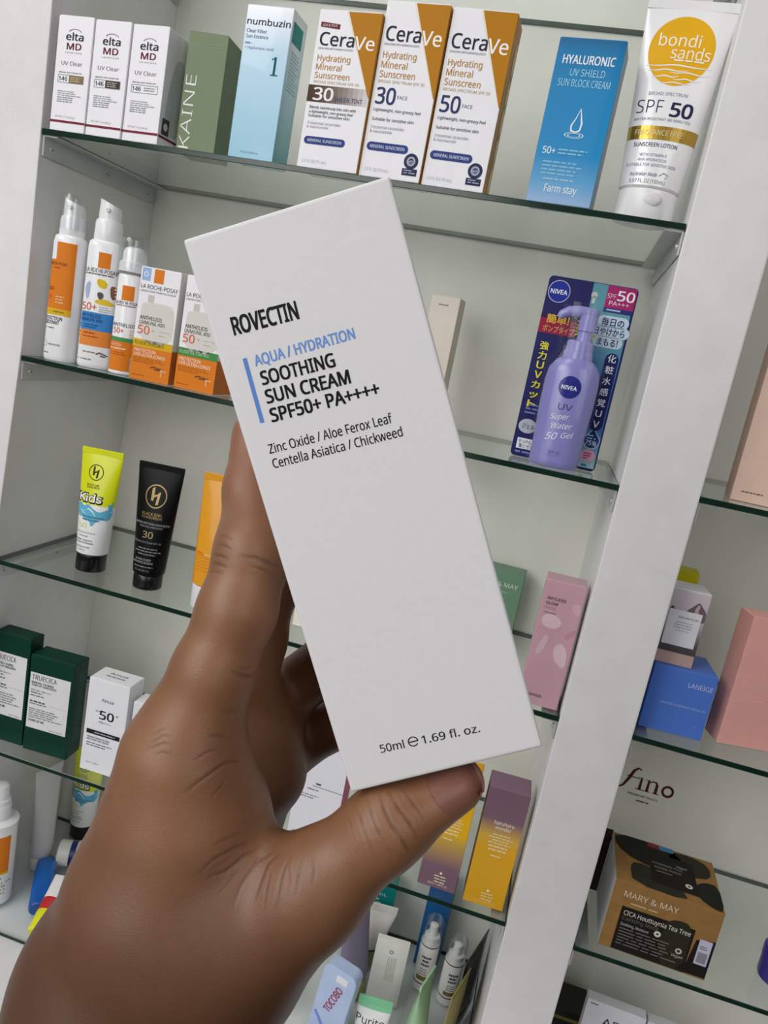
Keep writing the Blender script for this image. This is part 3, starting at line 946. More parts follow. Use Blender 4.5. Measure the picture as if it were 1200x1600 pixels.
def derm(bl, yaw, label, swatch, d, h):
    t, f, r, top = carton('sunscreen_carton', label, 'carton', bl, Z0, yaw, .0372, h, d, WHITE, 'white cartons with a dark red line')
    A = Art(.0372, h)
    A.disc(.5, .150, .20, '5A4A50', 2, 'brand_lettering', ry=.11, a0=25, a1=155, hole=.90)
    A.t('elta', .5, .175, .062, '2C2A33', w=.50, wt=2, part='brand_lettering')
    A.t('MD', .5, .258, .055, '6A1F33', w=.42, wt=2, part='brand_lettering')
    A.t('SKINCARE', .5, .312, .012, '5A5A64', w=.48, track=.3)
    A.t('UV Clear', .48, .405, .034, '77747F', w=.60)
    A.t('BROAD-SPECTRUM SPF', .47, .485, .011, '44444E', w=.66, wt=1)
    A.frame(.12, .505, .86, .575, .0035, '6A6A74')
    A.t('146', .27, .54, .036, '33333B', w=.24, wt=1)
    if swatch: A.rect(.44, .510, .845, .570, swatch, 3, 'tint_swatch')
    else: A.greek(.48, .525, .82, 2, .02, .008, GREY, seed=4)
    if swatch: A.greek(.49, .522, .80, 3, .016, .006, 'C9C2B0', seed=3, layer=4)
    A.greek(.14, .645, .86, 3, .018, .0075, 'A3A3AB', seed=2)
    A.greek(.14, .70, .75, 3, .018, .0075, '8D8D95', seed=5)
    A.t('NET WT 1.7 oz (48 g)', .42, .872, .017, 'A0A0A8', w=.56)
    A.rect(0, .905, 1, .925, '7A1F30', 2, 'red_line')
    A.build(t, f)
    B = Art(d, h)
    B.rect(.03, .905, .97, .925, '7A1F30', 2, 'red_line')
    B.blob([(.42, .22), (.7, .20), (.88, .26), (.94, .45), (.92, .88), (.2, .88), (.2, .6), (.3, .4)], 'C9D0CD', 1)
    B.rect(.12, .75, .42, .89, '4A4A52', 3); B.disc(.27, .82, .09, 'D8D8DC', 4)
    B.build(t, r)
    return t
derm((.0057, .0040), -2.6, 'leftmost white carton with dark red line and bronze tint swatch', '8C7446', .033, .0972)
derm((.0434, .0040), -3.0, 'middle white carton with dark red line and black tint swatch', '3A3634', .033, .0968)
derm((.0812, .0040), -4.0, 'white carton with dark red line and no swatch, beside the olive carton', None, .036, .0965)

OLIVE = M('7B8A6B', .5, vary=.03)
t, f, r, top = carton('serum_carton', 'slim olive green carton with large white upright lettering', 'carton', (.1300, .0140), Z0, 4, .0370, .1000, .034, OLIVE, mats={'right': M('6B7A5C', .5)})
A = Art(.0370, .1)
A.t('KAINE', .19, .66, .10, 'F2F4EE', w=1.66, wt=-1, rot=90, part='brand_lettering')
A.greek(.56, .09, .95, 2, .02, .006, '93A085', seed=9)
A.build(t, f)

t, f, r, top = carton('essence_carton', 'pale blue carton fading to white at the top with teal numeral', 'carton', (.1860, .0055), Z0, -1, .0430, .1228, .032,
    G([(0, '86BFD6'), (.35, '98C8DE'), (.72, 'AECFE4'), (.92, 'DCE4F2'), (1, 'F2F2F8')], rough=.3, coat=.3), mats={'right': G([(0, '6FA9A8'), (.5, 'B6D4DA'), (.9, 'E6ECEF')], rough=.4)})
A = Art(.0430, .1228)
A.t('numbuzin', .50, .105, .040, '24242C', w=.93, wt=1, part='brand_lettering')
A.t('Clear Filter', .27, .165, .022, '3C4450', w=.44); A.t('Sun Essence', .29, .200, .022, '3C4450', w=.48)
A.greek(.05, .238, .2, 1, .02, .01, '7C93A8', seed=3); A.t('+ Hyaluronic acid', .36, .272, .018, '7C93A8', w=.62)
A.stroke([(.68, .335), (.76, .318), (.76, .435)], [.010, .012, .012], '1F7C7C'); A.rect(.68, .430, .84, .438, '1F7C7C', 2, 'lettering')
A.rect(.73, .318, .775, .435, '1F7C7C', 2, 'lettering')
A.t('50 ml / 1.69 fl. oz', .47, .955, .012, '5E7A88', w=.38)
A.build(t, f)
B = Art(.032, .1228); B.rect(.1, .07, .75, .20, '2E8F86', 2, 'teal_tab'); B.greek(.2, .25, .8, 12, .022, .007, '9DB6BA', seed=12); B.build(t, r)

def cera(bl, yaw, w, h, spf, tint, label, d=.034):
    OR = 'B87A02'
    t, f, r, top = carton('sunscreen_carton', label, 'carton', bl, Z0, yaw, w, h, d, WHITE, 'white cartons with an orange corner wedge', mats={'right': M('C28421', .45)})
    A = Art(w, h)
    A.quad([(.43, 0.004), (.47, .004), (1.0, .515), (.955, .50)], 'EFE6D2', 1)
    A.quad([(.465, .004), (.998, .004), (.998, .52), (.985, .52)], OR, 2, 'orange_wedge')
    A.t('Cera', .345, .178, .080, '1D2138', w=.56, wt=1, layer=3, part='brand_lettering')
    A.t('Ve', .79, .190, .080, 'FAF8F2', w=.32, wt=1, layer=3, part='brand_lettering')
    A.t('DEVELOPED WITH DERMATOLOGISTS', .345, .238, .011, '3A3C50', w=.56)
    if tint: A.quad([(.05, .075), (.36, .085), (.36, .115), (.05, .105)], '6A1A2A', 3, 'red_tag'); A.t('NEW & PACK', .2, .095, .016, 'E8D8D8', w=.24, layer=4)
    for s, v, ww in (('Hydrating', .297, .54), ('Mineral', .352, .42), ('Sunscreen', .405, .57)):
        A.t(s, .07, v, .037, 'C18F45', w=ww, wt=1, al='L')
    A.t('BROAD SPECTRUM SPF ' + spf, .07, .447, .016, 'B99A66', w=.74, al='L')
    if tint:
        for i in range(12):
            q = i / 12; c = [int(0x4A + (0xE8 - 0x4A) * q ** 1.3), int(0x33 + (0xE6 - 0x33) * q ** 1.3), int(0x26 + (0xE8 - 0x26) * q ** 1.3)]
            A.rect(.0 + .98 * q, .468, .98 * (q + 1/12), .575, '%02X%02X%02X' % tuple(c), 1, 'tint_band', 1, 1)
        A.t(spf, .26, .522, .078, 'F6F4F4', w=.33, wt=2); A.t('SHEER TINT', .68, .548, .027, '2C3A66', w=.46, wt=1)
    else:
        A.t(spf, .23, .528, .092, '2B3768', w=.32, wt=2); A.t('FACE', .50, .530, .020, '5A6286', w=.16)
    y0 = .608
    A.t('Lightweight, non-greasy feel' if not tint else 'Blends seamlessly into skin with', .07, y0, .017, '3A3C48', w=.76, wt=1, al='L')
    if tint: A.t('a lightweight, non-greasy feel', .07, y0 + .028, .017, '3A3C48', w=.72, wt=1, al='L')
    A.t('Suitable for sensitive skin', .07, .662, .017, '3A3C48', w=.68, wt=1, al='L')
    A.t('3 essential ceramides', .07, .708, .017, '8C8E9A', w=.55, al='L'); A.t('& niacinamide', .07, .733, .017, '8C8E9A', w=.36, al='L')
    A.rrect(.06, .795, .74, .845, '2F4286', 2, 'blue_pill')
    A.t('MINERAL SUNSCREEN', .40, .820, .018, 'DDE2F2', w=.56, wt=1, layer=4)
    if not tint:
        A.disc(.82, .882, .115, '2A2F52', 2, 'round_seal'); A.disc(.82, .882, .07, 'A9AEC4', 3, 'round_seal', hole=.6); A.t('e', .82, .882, .022, 'C5C9D8', w=.07, layer=4)
        A.rect(.70, .925, .94, .965, '2A2F52', 2, 'round_seal'); A.greek(.73, .933, .92, 2, .014, .006, 'A9AEC4', seed=2, layer=4)
    A.t('2.5 FL OZ (75 mL)', .08, .955, .018, 'B9BAC2', w=.40, al='L')
    A.build(t, f)
    B = Art(d, h)
    for k, v in enumerate((.22, .38, .55, .72, .86)): B.disc(.7, v, .16, 'E9D6A8', 2, ry=.5)
    B.build(t, r)
cera((.2520, .0042), -4.5, .0560, .1240, '30', True, 'white and orange carton with brown tint band, beside the pale blue carton')
cera((.3087, .0032), -3.2, .0540, .1352, '30', False, 'tall white and orange carton reading 30, in the middle of three')
cera((.3640, .0032), -1.5, .0528, .1352, '50', False, 'tall white and orange carton reading 50, rightmost of three', d=.030)

t, f, r, top = carton('sun_block_carton', 'bright blue foil carton with a white water drop', 'carton', (.4522, .0040), Z0, -4.5, .0520, .1222, .030,
    G([(0, '97B6DC'), (.13, '5FA4D4'), (.30, '0A8AC6'), (.72, '0384BE'), (.93, '0278B0'), (1, '026396')], rough=.38, coat=.1), mats={'right': M('0B5E86', .3), 'left': M('0B5E86', .3)})
A = Art(.0520, .1222)
A.t('HYALURONIC', .50, .125, .050, 'F4FAFD', w=.78, wt=2, part='brand_lettering')
A.t('UV SHIELD', .52, .200, .042, 'A9DCEF', w=.52); A.t('SUN BLOCK CREAM', .50, .262, .042, 'A9DCEF', w=.78)
A.stroke([(.545, .41), (.50, .47), (.45, .515), (.46, .545), (.53, .555), (.59, .54), (.60, .50), (.57, .45), (.545, .41)], [.003, .006, .010, .012, .012, .010, .012, .008, .003], 'EAF7FC', part='water_drop')
for rr, c in ((.15, 'BFE6F4'), (.10, 'EAF7FC')): A.disc(.52, .572, rr, c, 2, 'water_drop', ry=rr * .30, hole=.86)
A.t('50+', .20, .675, .042, 'D8F0F8', w=.20, wt=2); A.greek(.34, .66, .80, 2, .022, .009, '8FCBE4', seed=1)
A.greek(.14, .74, .86, 4, .024, .009, '8CC6E2', seed=6); A.greek(.2, .845, .7, 1, .02, .008, 'A9D2EA', seed=8)
A.t('Farm stay', .50, .905, .046, 'E8F2FA', w=.50, wt=1)
A.build(t, f)

t, F, ah = tube('sunscreen_tube', 'big white squeeze tube with yellow sun disc and gold band', 'tube', (.5465, .0290, Z0), -3, .1670, .0480, .0690, .042, .0235, .0475, M('F3F2F3', .22, coat=.3, vary=.01), M('F4F3F4', .25, vary=.01), crimp=.007, tilt=(0, 0))
A = Art(.0690, ah)
Y = 'E7AE12'
A.disc(.48, .235, .385, Y, 1, 'sun_disc', n=48)
for v, u0, u1, th in ((.318, .10, .90, .008), (.345, .14, .62, .007), (.356, .40, .88, .007), (.380, .20, .52, .007), (.392, .46, .80, .007), (.415, .30, .70, .006)):
    A.stroke([(u0 + (u1-u0)*k/8, v + .004 * math.sin(k * 1.3)) for k in range(9)], [th * (.35 + .65 * math.sin(math.pi * k / 8)) for k in range(9)], 'F3F2F3', 3, 'sun_disc')
A.t('bondi', .44, .175, .068, 'FBF6E6', w=.48, wt=0, layer=3, part='brand_lettering'); A.t('sands', .60, .245, .066, 'FBF6E6', w=.46, wt=0, layer=3, part='brand_lettering')
A.greek(.42, .283, .82, 1, .02, .008, 'FBF6E6', seed=3, layer=3)
A.t('BROAD SPECTRUM', .45, .478, .018, '8488A4', w=.50)
A.t('SPF', .25, .550, .074, '2A2C58', w=.34, wt=-1); A.t('50', .67, .562, .076, '22244E', w=.30, wt=3)
A.t('WATER RESISTANT (80 MINUTES)', .45, .622, .015, '6A6E90', w=.76)
A.rect(.0, .66, 1, .735, GOLD, 2, 'gold_band', 16, 1)
A.t('FRAGRANCE FREE', .45, .697, .030, 'E9DDB0', w=.66, layer=4)
A.t('SUNSCREEN LOTION', .44, .765, .022, '2A2C58', w=.62, wt=1)
for s, v, ww in (('WITH VITAMIN E', .822, .40), ('4HR HYDRATION', .85, .42), ('SUITABLE FOR SENSITIVE SKIN', .878, .74)): A.t(s, .44, v, .016, '7377A0', w=ww)
A.t('Australian Made', .36, .93, .020, '555A86', w=.42, shear=.2); A.stroke([(.60, .935), (.66, .915), (.74, .925), (.70, .945)], .004, '555A86')
A.t('5.07 FL. OZ (150mL)', .44, .968, .020, '6A6E90', w=.56)
A.build(t, F)
bm = bmesh.new(); bmesh.ops.create_uvsphere(bm, u_segments=20, v_segments=10, radius=.0075, matrix=Matrix.Translation((.004, -.0195, .0155)) @ Matrix.Diagonal((1, .28, .75, 1)))
link_mesh('thumb_notch', bm, M('D9D8DA', .3), t, True)

# ================================================================ second shelf
Z0 = ZB + .0003
LRP = 'E07E1E'; DK = '3A342F'
PLW = M('F1F1F3', .28, coat=.2, vary=.01)
def lrp_head(A, u0, v0, w, h=.035, col=DK):
    A.t('LA ROCHE-POSAY', u0, v0, h, col, w=w, wt=1, al='L', part='brand_lettering')
    A.greek(u0, v0 + h * .75, u0 + w, 1, .02, h * .35, '77706A', seed=4)
def spray(name, label, x, y, half, hb, h, yaw, art, yaw_noz, nozzle_clear):
    t = thing(name, label, 'bottle', (x, y, Z0), yaw, 'white spray bottles with orange print')
    b = half * .92
    rings = [(0, half*.90, b*.90), (.0015, half*.98, b*.98), (.004, half, b), (hb - .006, half, b), (hb - .002, half*.96, b*.96), (hb, half*.86, b*.86)]
    lathe_part('bottle_body', rings, PLW, t, 44, 40, 2.6)
    a = half * .80; hc = hb + (h - hb) * .50
    lathe_part('spray_collar', [(hb - .0004, a*.96, a*.96), (hb + .002, a, a), (hc - .003, a*.97, a*.97), (hc, a*.90, a*.90)], PLW, t, 32, 30)
    q = a * .80
    rr = [(hc - .0003, q*.98, q*.98), (hc + .004, q, q), (h - .008, q*.95, q*.95)]
    bm = loft_bm(rr, 28)
    # slanted finger rest on top
    top = [v for v in bm.verts if abs(v.co.z - (h - .008)) < 1e-5]
    for v in top: v.co.z += .004 + .35 * (-v.co.x)
    link_mesh('spray_head', bm, PLW, t, True, 40)
    nz = bmesh.new(); bmesh.ops.create_cone(nz, cap_ends=True, segments=14, radius1=.0022, radius2=.0018, depth=.003, matrix=Matrix.Translation((0, -q - .0006, hc + (h-hc)*.45)) @ Matrix.Rotation(math.pi/2, 4, 'X'))
    link_mesh('nozzle', nz, M('DDDDE0', .35), t, True, 30)
    if nozzle_clear:
        c = a * 1.06
        lathe_part('clear_overcap', [(hc - .012, c, c), (hc, c, c), (h - .001, c*.93, c*.93), (h + .0025, c*.82, c*.82)], CLEAR, t, 32, 40)
    art(t, Ortho(rings, .003, half, 2.6), hb - .010)
    return t
def art1(t, S_, hh):
    A = Art(.0300, hh)
    A.rect(.06, .0, .86, .60, LRP, 1, 'orange_label', 14, 2); A.rect(.07, .0, .26, .15, 'EFEFF0', 2, 'orange_label')
    A.rect(.06, .57, .86, .625, 'E0B51E', 2, 'yellow_stripe', 14, 1); A.greek(.2, .59, .7, 1, .02, .012, '8A6F20', seed=1, layer=3)
    A.t('ROCHE-POSAY', .06, .185, .026, '5A3216', w=.58, wt=1, al='L', part='brand_lettering'); A.greek(.06, .215, .6, 1, .02, .010, '7A4214', seed=2)
    A.t('ELIOS', .06, .40, .028, '5A2A10', w=.22, wt=1, al='L')
    A.t('50+', .1, .47, .035, 'D9551E', w=.16, wt=1, al='L'); A.greek(.36, .46, .66, 3, .025, .009, 'F3C9A0', seed=3, layer=3)
    A.t('OTECTION', .06, .655, .030, '33302E', w=.58, wt=2, al='L'); A.t('SISTANT', .06, .692, .030, '33302E', w=.50, wt=2, al='L')
    A.greek(.08, .735, .5, 1, .02, .010, '77777C', seed=5)
    A.disc(.12, .88, .10, 'C9C2C2', 2, hole=.75); A.greek(.26, .878, .7, 1, .02, .014, '9A9A9E', seed=8); A.greek(.1, .955, .3, 1, .02, .012, '88888C', seed=3)
    A.build(t, S_)
def art2(t, S_, hh):
    A = Art(.0335, hh)
    A.rect(.40, .035, .74, .165, LRP, 1, 'orange_square', 6, 2)
    lrp_head(A, .06, .19, .88, .034)
    A.blob([(.08, .33), (.26, .27), (.24, .42), (.16, .45)], 'A9B6D6', 1, 'cartoon_patch'); A.blob([(.42, .25), (.72, .27), (.70, .34), (.44, .32)], 'E3BE2A', 1, 'cartoon_patch')
    A.blob([(.46, .37), (.60, .365), (.66, .40), (.56, .435), (.48, .41)], '5B5852', 2, 'cartoon_patch'); A.blob([(.78, .30), (.95, .30), (.97, .40), (.84, .42)], '8A5B45', 1, 'cartoon_patch')
    A.blob([(.40, .44), (.70, .415), (.93, .45), (.93, .475), (.45, .47)], 'E6C33A', 1, 'cartoon_patch')
    A.t('50+', .05, .50, .062, 'D8602A', w=.44, wt=1, al='L'); A.greek(.56, .49, .9, 3, .018, .008, 'B0B0B4', seed=2)
    A.rect(.02, .545, .98, .70, '3D87C9', 1, 'blue_band', 16, 2); A.t('ANTHELIOS', .06, .575, .028, '1E4A86', w=.58, wt=1, al='L', layer=3); A.t('UVMUNE 400', .06, .612, .028, '1E4A86', w=.62, wt=1, al='L', layer=3); A.greek(.06, .65, .62, 2, .02, .010, '20508C', seed=1, layer=3)
    A.rect(.02, .70, .98, .835, 'E58B3A', 1, 'orange_band', 16, 2); A.greek(.06, .718, .7, 1, .02, .014, 'A84F16', seed=6, layer=3); A.greek(.06, .75, .66, 1, .02, .01, 'A84F16', seed=3, layer=3)
    A.stroke([(.60, .90), (.70, .885), (.80, .895), (.90, .905), (.82, .915), (.72, .91)], .012, '55524E'); A.greek(.22, .885, .60, 1, .02, .010, '77777C', seed=3)
    A.greek(.08, .95, .6, 1, .02, .010, '77777C', seed=5)
    A.build(t, S_)
spray('spray_bottle', 'white spray bottle with tall orange label, leftmost on its shelf', .0260, .0240, .0148, .1200, .1560, 12, art1, 0, True)
spray('spray_bottle', 'white spray bottle with blue band and coloured cartoon patches', .0600, .0320, .0164, .1215, .1610, 20, art2, 0, False)
# small mousse can under a clear cap
t = thing('mousse_bottle', 'small white bottle with orange base under a clear dome cap', 'bottle', (.0935, .0270, Z0), 22)
a = .0122
rings = [(0, a*.93, a*.93), (.001, a, a), (.092, a, a), (.0945, a*.94, a*.94), (.0955, a*.86, a*.86)]
lathe_part('bottle_body', rings, PLW, t, 40, 40)
lathe_part('grey_ring', [(.0955, a*.98, a*.98), (.0975, a*.98, a*.98)], M('8F8B8C', .4), t, 36)
lathe_part('pump_base', [(.0975, a*1.06, a*1.06), (.106, a*1.06, a*1.06), (.1075, a*.9, a*.9)], PLW, t, 36, 30)
lathe_part('pump_head', [(.1075, a*.86, a*.86), (.116, a*.84, a*.84), (.1195, a*.70, a*.70), (.121, a*.4, a*.4)], PLW, t, 32, 40)
lathe_part('clear_cap', [(.0985, a*1.13, a*1.13), (.124, a*1.11, a*1.11), (.1285, a*1.0, a*1.0), (.1295, a*.8, a*.8)], CLEAR, t, 36, 50)
A = Art(.0244, .0915)
A.rect(.28, .10, .74, .25, LRP, 1, 'orange_square', 8, 2); A.t('LA ROCHE-POSAY', .5, .275, .030, DK, w=.88, wt=1, part='brand_lettering'); A.greek(.08, .30, .9, 1, .02, .010, '77706A', seed=4)
A.t('ANTHELIOS', .48, .505, .036, '403C3A', w=.86, wt=1); A.t('50+', .10, .565, .055, 'D8602A', w=.40, wt=1, al='L'); A.greek(.72, .55, .95, 4, .022, .008, 'D9A07A', seed=2)
A.rect(.02, .635, .98, .68, '4E9152', 1, 'green_stripe', 16, 1); A.rect(.02, .68, .98, .985, LRP, 1, 'orange_base', 16, 2)
A.t('PROTECTION', .07, .715, .028, 'F6D9C2', w=.4, wt=1, al='L', layer=3); A.greek(.07, .745, .9, 1, .02, .014, 'F6D9C2', seed=6, layer=3); A.greek(.07, .79, .8, 2, .02, .008, 'A8521A', seed=6, layer=3)
A.rect(.83, .83, .95, .97, 'C9B8A8', 3, 'orange_base', 2, 2)
A.build(t, Ortho(rings, .002, a))

def fluid(bl, yaw, w, h, d, band, word, label, sticker):
    t, f, r, top = carton('fluid_carton', label, 'carton', bl, Z0, yaw, w, h, d, WHITE, 'white and orange fluid cartons', mats={'right': G([(0, 'C96A16'), (.30, 'C96A16'), (.31, 'E9E6E2'), (1, 'EEECEA')], rough=.45)})
    A = Art(w, h)
    A.rect(.34, .004, .58, .125, LRP, 1, 'orange_square')
    if sticker:
        A.rect(.04, .004, .25, .115, '9DB8E4', 1, 'blue_tag'); A.disc(.14, .06, .06, 'E8EEF8', 2, 'blue_tag', hole=.6)
    A.t('LA ROCHE-POSAY', .04, .165, .036, DK, w=.92, wt=0, al='L', part='brand_lettering'); A.t('LABORATOIRE DERMATOLOGIQUE', .04, .205, .016, '6A645E', w=.88, al='L')
    A.rect(.25, .235, .40, .30, 'C9C8C2', 1, 'bottle_picture'); A.blob([(.10, .34), (.18, .30), (.80, .30), (.92, .33), (.95, .40), (.95, .66), (.10, .66)], 'DAD8D2', 1, 'bottle_picture')
    A.t('ANTHELIOS', .10, .440, .032, '35312F', w=.56, wt=2, al='L'); A.t('UVMUNE 400', .10, .483, .032, '35312F', w=.64, wt=1, al='L')
    A.t('50', .08, .548, .074, 'D8602A', w=.30, wt=1, al='L'); A.t('+', .42, .545, .04, 'E0A080', w=.10, al='L'); A.greek(.60, .54, .92, 1, .02, .006, 'B8B2AA', seed=1); A.greek(.60, .575, .90, 1, .02, .006, 'C99A80', seed=2)
    A.rect(0.003, .635, .997, .705, band, 1, 'colour_band'); A.t(word, .05, .668, .028, '5A5A2A' if sticker else 'CFE3CF', w=.74, wt=0, al='L', layer=3)
    A.rect(0.003, .705, .997, .998, LRP, 1, 'orange_base')
    A.t('PROTECTION', .06, .735, .029, 'F9E2CC', w=.54, wt=2, al='L', layer=3); A.t('UVB ULTRA-LONGS', .06, .772, .029, 'F9E2CC', w=.80, wt=2, al='L', layer=3)
    A.greek(.06, .80, .84, 3, .018, .007, 'B05E18', seed=7, layer=3)
    A.stroke([(.50, .875), (.60, .862), (.72, .872), (.84, .868), (.74, .885), (.60, .882)], .012, '7A4A20', 3, 'lettering'); A.stroke([(.66, .888), (.92, .888)], .005, 'F3DCC0', 3); A.stroke([(.80, .87), (.80, .94)], .007, 'F3DCC0', 3)
    A.greek(.06, .955, .4, 1, .02, .008, 'B05E18', seed=8, layer=3)
    A.build(t, f)
fluid((.1130, .0100), 2, .0410, .1045, .034, 'D9B01E', 'FLUIDE INVISIBLE', 'white and orange carton with a yellow band, in the middle of the shelf row', True)
fluid((.1580, .0150), -4, .0430, .1045, .034, '4A8E48', 'FLUIDE OIL CONTROL', 'white and orange carton with a green band, partly behind the held carton', False)

t, f, r, top = carton('cream_carton', 'plain pale beige carton set deep on the shelf behind the held carton', 'carton', (.3700, .1150), Z0, -2, .0292, .1340, .030,
    G([(0, 'D9CFBC'), (.5, 'E6D9C9'), (1, 'EFE6DC')], rough=.45), mats={'right': M('D3CBBB', .5)})
A = Art(.0292, .134); A.greek(.28, .06, .66, 1, .02, .008, '8A8078', seed=3); A.build(t, f)

# lavender pump bottle on its printed card
t = thing('pump_bottle_pack', 'lavender pump bottle on a navy and teal printed card', 'pump pack', (.5212, .0580, Z0), -1.5)
cw, ch = .0778, .1632
rr = .004
pts = []
for cx, cz, a0 in ((cw/2 - rr, ch - rr, 0), (-cw/2 + rr, ch - rr, 90), (-cw/2 + rr, rr, 180), (cw/2 - rr, rr, 270)):
    for k in range(6):
        q = math.radians(a0 + 18 * k); pts.append((cx + rr * math.cos(q), cz + rr * math.sin(q)))
link_mesh('backing_card', prism_bm(pts, 0, .0012), M('16185E', .4, coat=.3), t)
A = Art(cw, ch)
TEAL = G([(0, 'A9C6CE'), (.08, '6FA3B8'), (.22, '2B62A6'), (.45, '1E5FA8'), (.58, '3E86B4'), (.75, '5E9FA6'), (1, '4F93A8')], rough=.35, coat=.3)
A.quad([(.50, .003), (.97, .003), (.985, .985), (.55, .985)], TEAL, 1, 'teal_print', 6)
for k in range(22):
    q = math.radians(k * 360 / 22); L_ = .17 + .05 * (k % 2)
    A.stroke([(.55, .25), (.55 + L_ * math.cos(q), .25 + L_ * .47 * math.sin(q))], [.020, .001], 'C9CC3A', 2, 'sun_burst')
A.disc(.55, .25, .12, 'DCD92A', 2, 'sun_burst')
A.disc(.14, .078, .125, 'C9CFEA', 2, 'round_logo'); A.disc(.14, .078, .117, '20309E', 3, 'round_logo'); A.t('NIVEA', .14, .080, .023, 'F4F5FC', w=.19, wt=3, layer=4, part='round_logo')
A.disc(.535, .066, .035, 'C6C9C2', 3, 'hang_hole'); A.rect(.52, .07, .555, .11, 'C6C9C2', 3, 'hang_hole')
A.rect(.665, .004, .985, .118, 'A8256C', 3, 'magenta_flag'); A.t('SPF', .725, .058, .026, 'E6B8CC', w=.10, wt=1, layer=4); A.t('50', .88, .050, .050, 'FDF4F8', w=.19, wt=2, layer=4); A.t('PA+++', .82, .093, .022, 'F0D4E0', w=.22, wt=1, layer=4)
A.rect(.665, .118, .985, .142, '2A2C74', 3, 'magenta_flag'); A.greek(.70, .125, .96, 1, .02, .008, 'B8BCE0', seed=2, layer=4)
for s, v, u0, u1 in (('毎日の', .190, .68, .93), ('日やけから', .242, .62, .96), ('まもる!', .297, .68, .91)):
    A.rrect(u0 - .05, v - .030, u1 + .05, v + .030, 'C6DBE8', 3, 'white_halo')
    A.t(s, (u0 + u1) / 2, v, .036, '23286E', w=u1 - u0, wt=2, layer=4)
A.rrect(.815, .35, .965, .775, '191C58', 3, 'dark_capsule')
for k, c in enumerate('化粧水感覚UV'): A.t(c, .89, .378 + k * .060, .036, 'E4ECF6', w=.095 if k < 5 else .07, wt=1, layer=4)
A.rect(.0, .205, .42, .305, '9E2046', 2, 'red_flag'); A.rect(.0, .205, .42, .225, '3A1A54', 3, 'red_flag')
A.t('簡単!', .20, .224, .042, 'F2C43A', w=.26, wt=2, layer=4); A.t('ポンプタイプ', .23, .278, .032, 'F0B070', w=.36, wt=1, layer=4)
for k, c in enumerate('強力UVカット'): A.t(c, .115, .372 + k * .054, .038, 'E9DF3A', w=.10 if k not in (2, 3) else .085, wt=2, layer=4)
A.greek(.06, .70, .28, 3, .022, .009, '7A80B8', seed=2)
A.disc(.13, .825, .105, 'B9BEC8', 2, 'silver_drop', ry=.085); A.t('ジェル', .14, .825, .026, '2A2C50', w=.15, wt=1, layer=4)
A.rect(.05, .895, .27, .955, 'F0F2F8', 2, 'white_note'); A.t('せっけんで', .16, .912, .020, '2A2C60', w=.19, wt=1, layer=4); A.t('落とせる', .16, .938, .020, '2A2C60', w=.17, wt=1, layer=4); A.greek(.05, .968, .26, 1, .02, .010, '8288C0', seed=4)
A.blob([(.885, .755), (.93, .79), (.985, .815), (.98, .85), (.94, .875), (.88, .88), (.82, .872), (.785, .845), (.79, .815), (.84, .79)], '9CC0DC', 2, 'water_drop'); A.blob([(.885, .765), (.925, .795), (.97, .82), (.965, .848), (.935, .868), (.88, .873), (.83, .866), (.80, .842), (.805, .818), (.845, .795)], '1B2C6E', 3, 'water_drop')
A.t('75%', .885, .845, .028, 'D4E6F4', w=.13, wt=1, layer=4, shear=.2); A.greek(.83, .80, .93, 2, .016, .007, 'A9C4E0', seed=2, layer=4)
A.disc(.88, .915, .085, 'E0A4BC', 2, 'pink_flower', ry=.07); A.greek(.83, .90, .93, 3, .014, .007, 'B84A7C', seed=3, layer=4); A.greek(.83, .965, .9, 1, .01, .012, '3A7CB0', seed=3)
A.build(t, Flat((-cw/2, 0, 0), (1, 0, 0), (0, 0, 1)))
LAV = M('8C8AC9', .30, coat=.25, vary=.02); LAV2 = M('9694D0', .28, coat=.3)
by = -.0235; bx = .0015
bb = [(0, .0195, .0150), (.0015, .0212, .0168), (.006, .0214, .0170), (.030, .0220, .0172), (.055, .0232, .0174), (.075, .0232, .0174), (.085, .0218, .0168), (.091, .0180, .0152), (.0945, .0140, .0128)]
o = link_mesh('bottle_body', loft_bm([(z, a, b, bx, by) for z, a, b in bb], 48, power=2.3), LAV, t, True, 50)
lathe_part('pump_collar', [(.0940, .0128, .0125, bx, by), (.1005, .0125, .0122, bx, by), (.1010, .0118, .0118, bx, by), (.1090, .0115, .0115, bx, by), (.1100, .0104, .0104, bx, by)], LAV2, t, 36, 30)
lathe_part('pump_stem', [(.1095, .0062, .0062, bx + .0015, by), (.1185, .0060, .0060, bx + .0015, by), (.1188, .0076, .0076, bx + .002, by), (.1335, .0078, .0078, bx + .002, by)], LAV2, t, 30, 30)
hd = loft_bm([(.1330, .0082, .0082, bx + .002, by), (.1362, .0084, .0084, bx + .002, by), (.1375, .0070, .0070, bx + .002, by)], 30)
link_mesh('pump_head', hd, LAV2, t, True, 35)
sp = tube_bm([(bx + .002, by, .1340), (bx - .008, by - .001, .1342), (bx - .0155, by - .002, .1330), (bx - .0210, by - .003, .1295), (bx - .0225, by - .003, .1265)], [.0052, .0050, .0045, .0038, .0028], 16)
link_mesh('spout', sp, LAV2, t, True, 60)
A = Art(.0464, .0900)
S2 = Ortho([(z, a, b) for z, a, b in bb], .0015, .0232, 2.3)
class Shift:
    def __call__(s, x, y):
        p, n = S2(x, y); return p + Vector((bx, by, 0)), n
    def out(s, c): return Vector((0, -1, 0))
A.disc(.50, .235, .205, '1E2484', 1, 'round_logo', n=40); A.t('NIVEA', .49, .240, .036, 'E9EBF8', w=.28, wt=3, layer=3, part='round_logo')
A.t('UV', .50, .425, .058, '3A3E80', w=.26)
A.t('Super', .44, .520, .052, 'F2F2FC', w=.36, shear=.35, rot=6); A.t('Water', .52, .605, .052, 'F2F2FC', w=.40, shear=.35, rot=6)
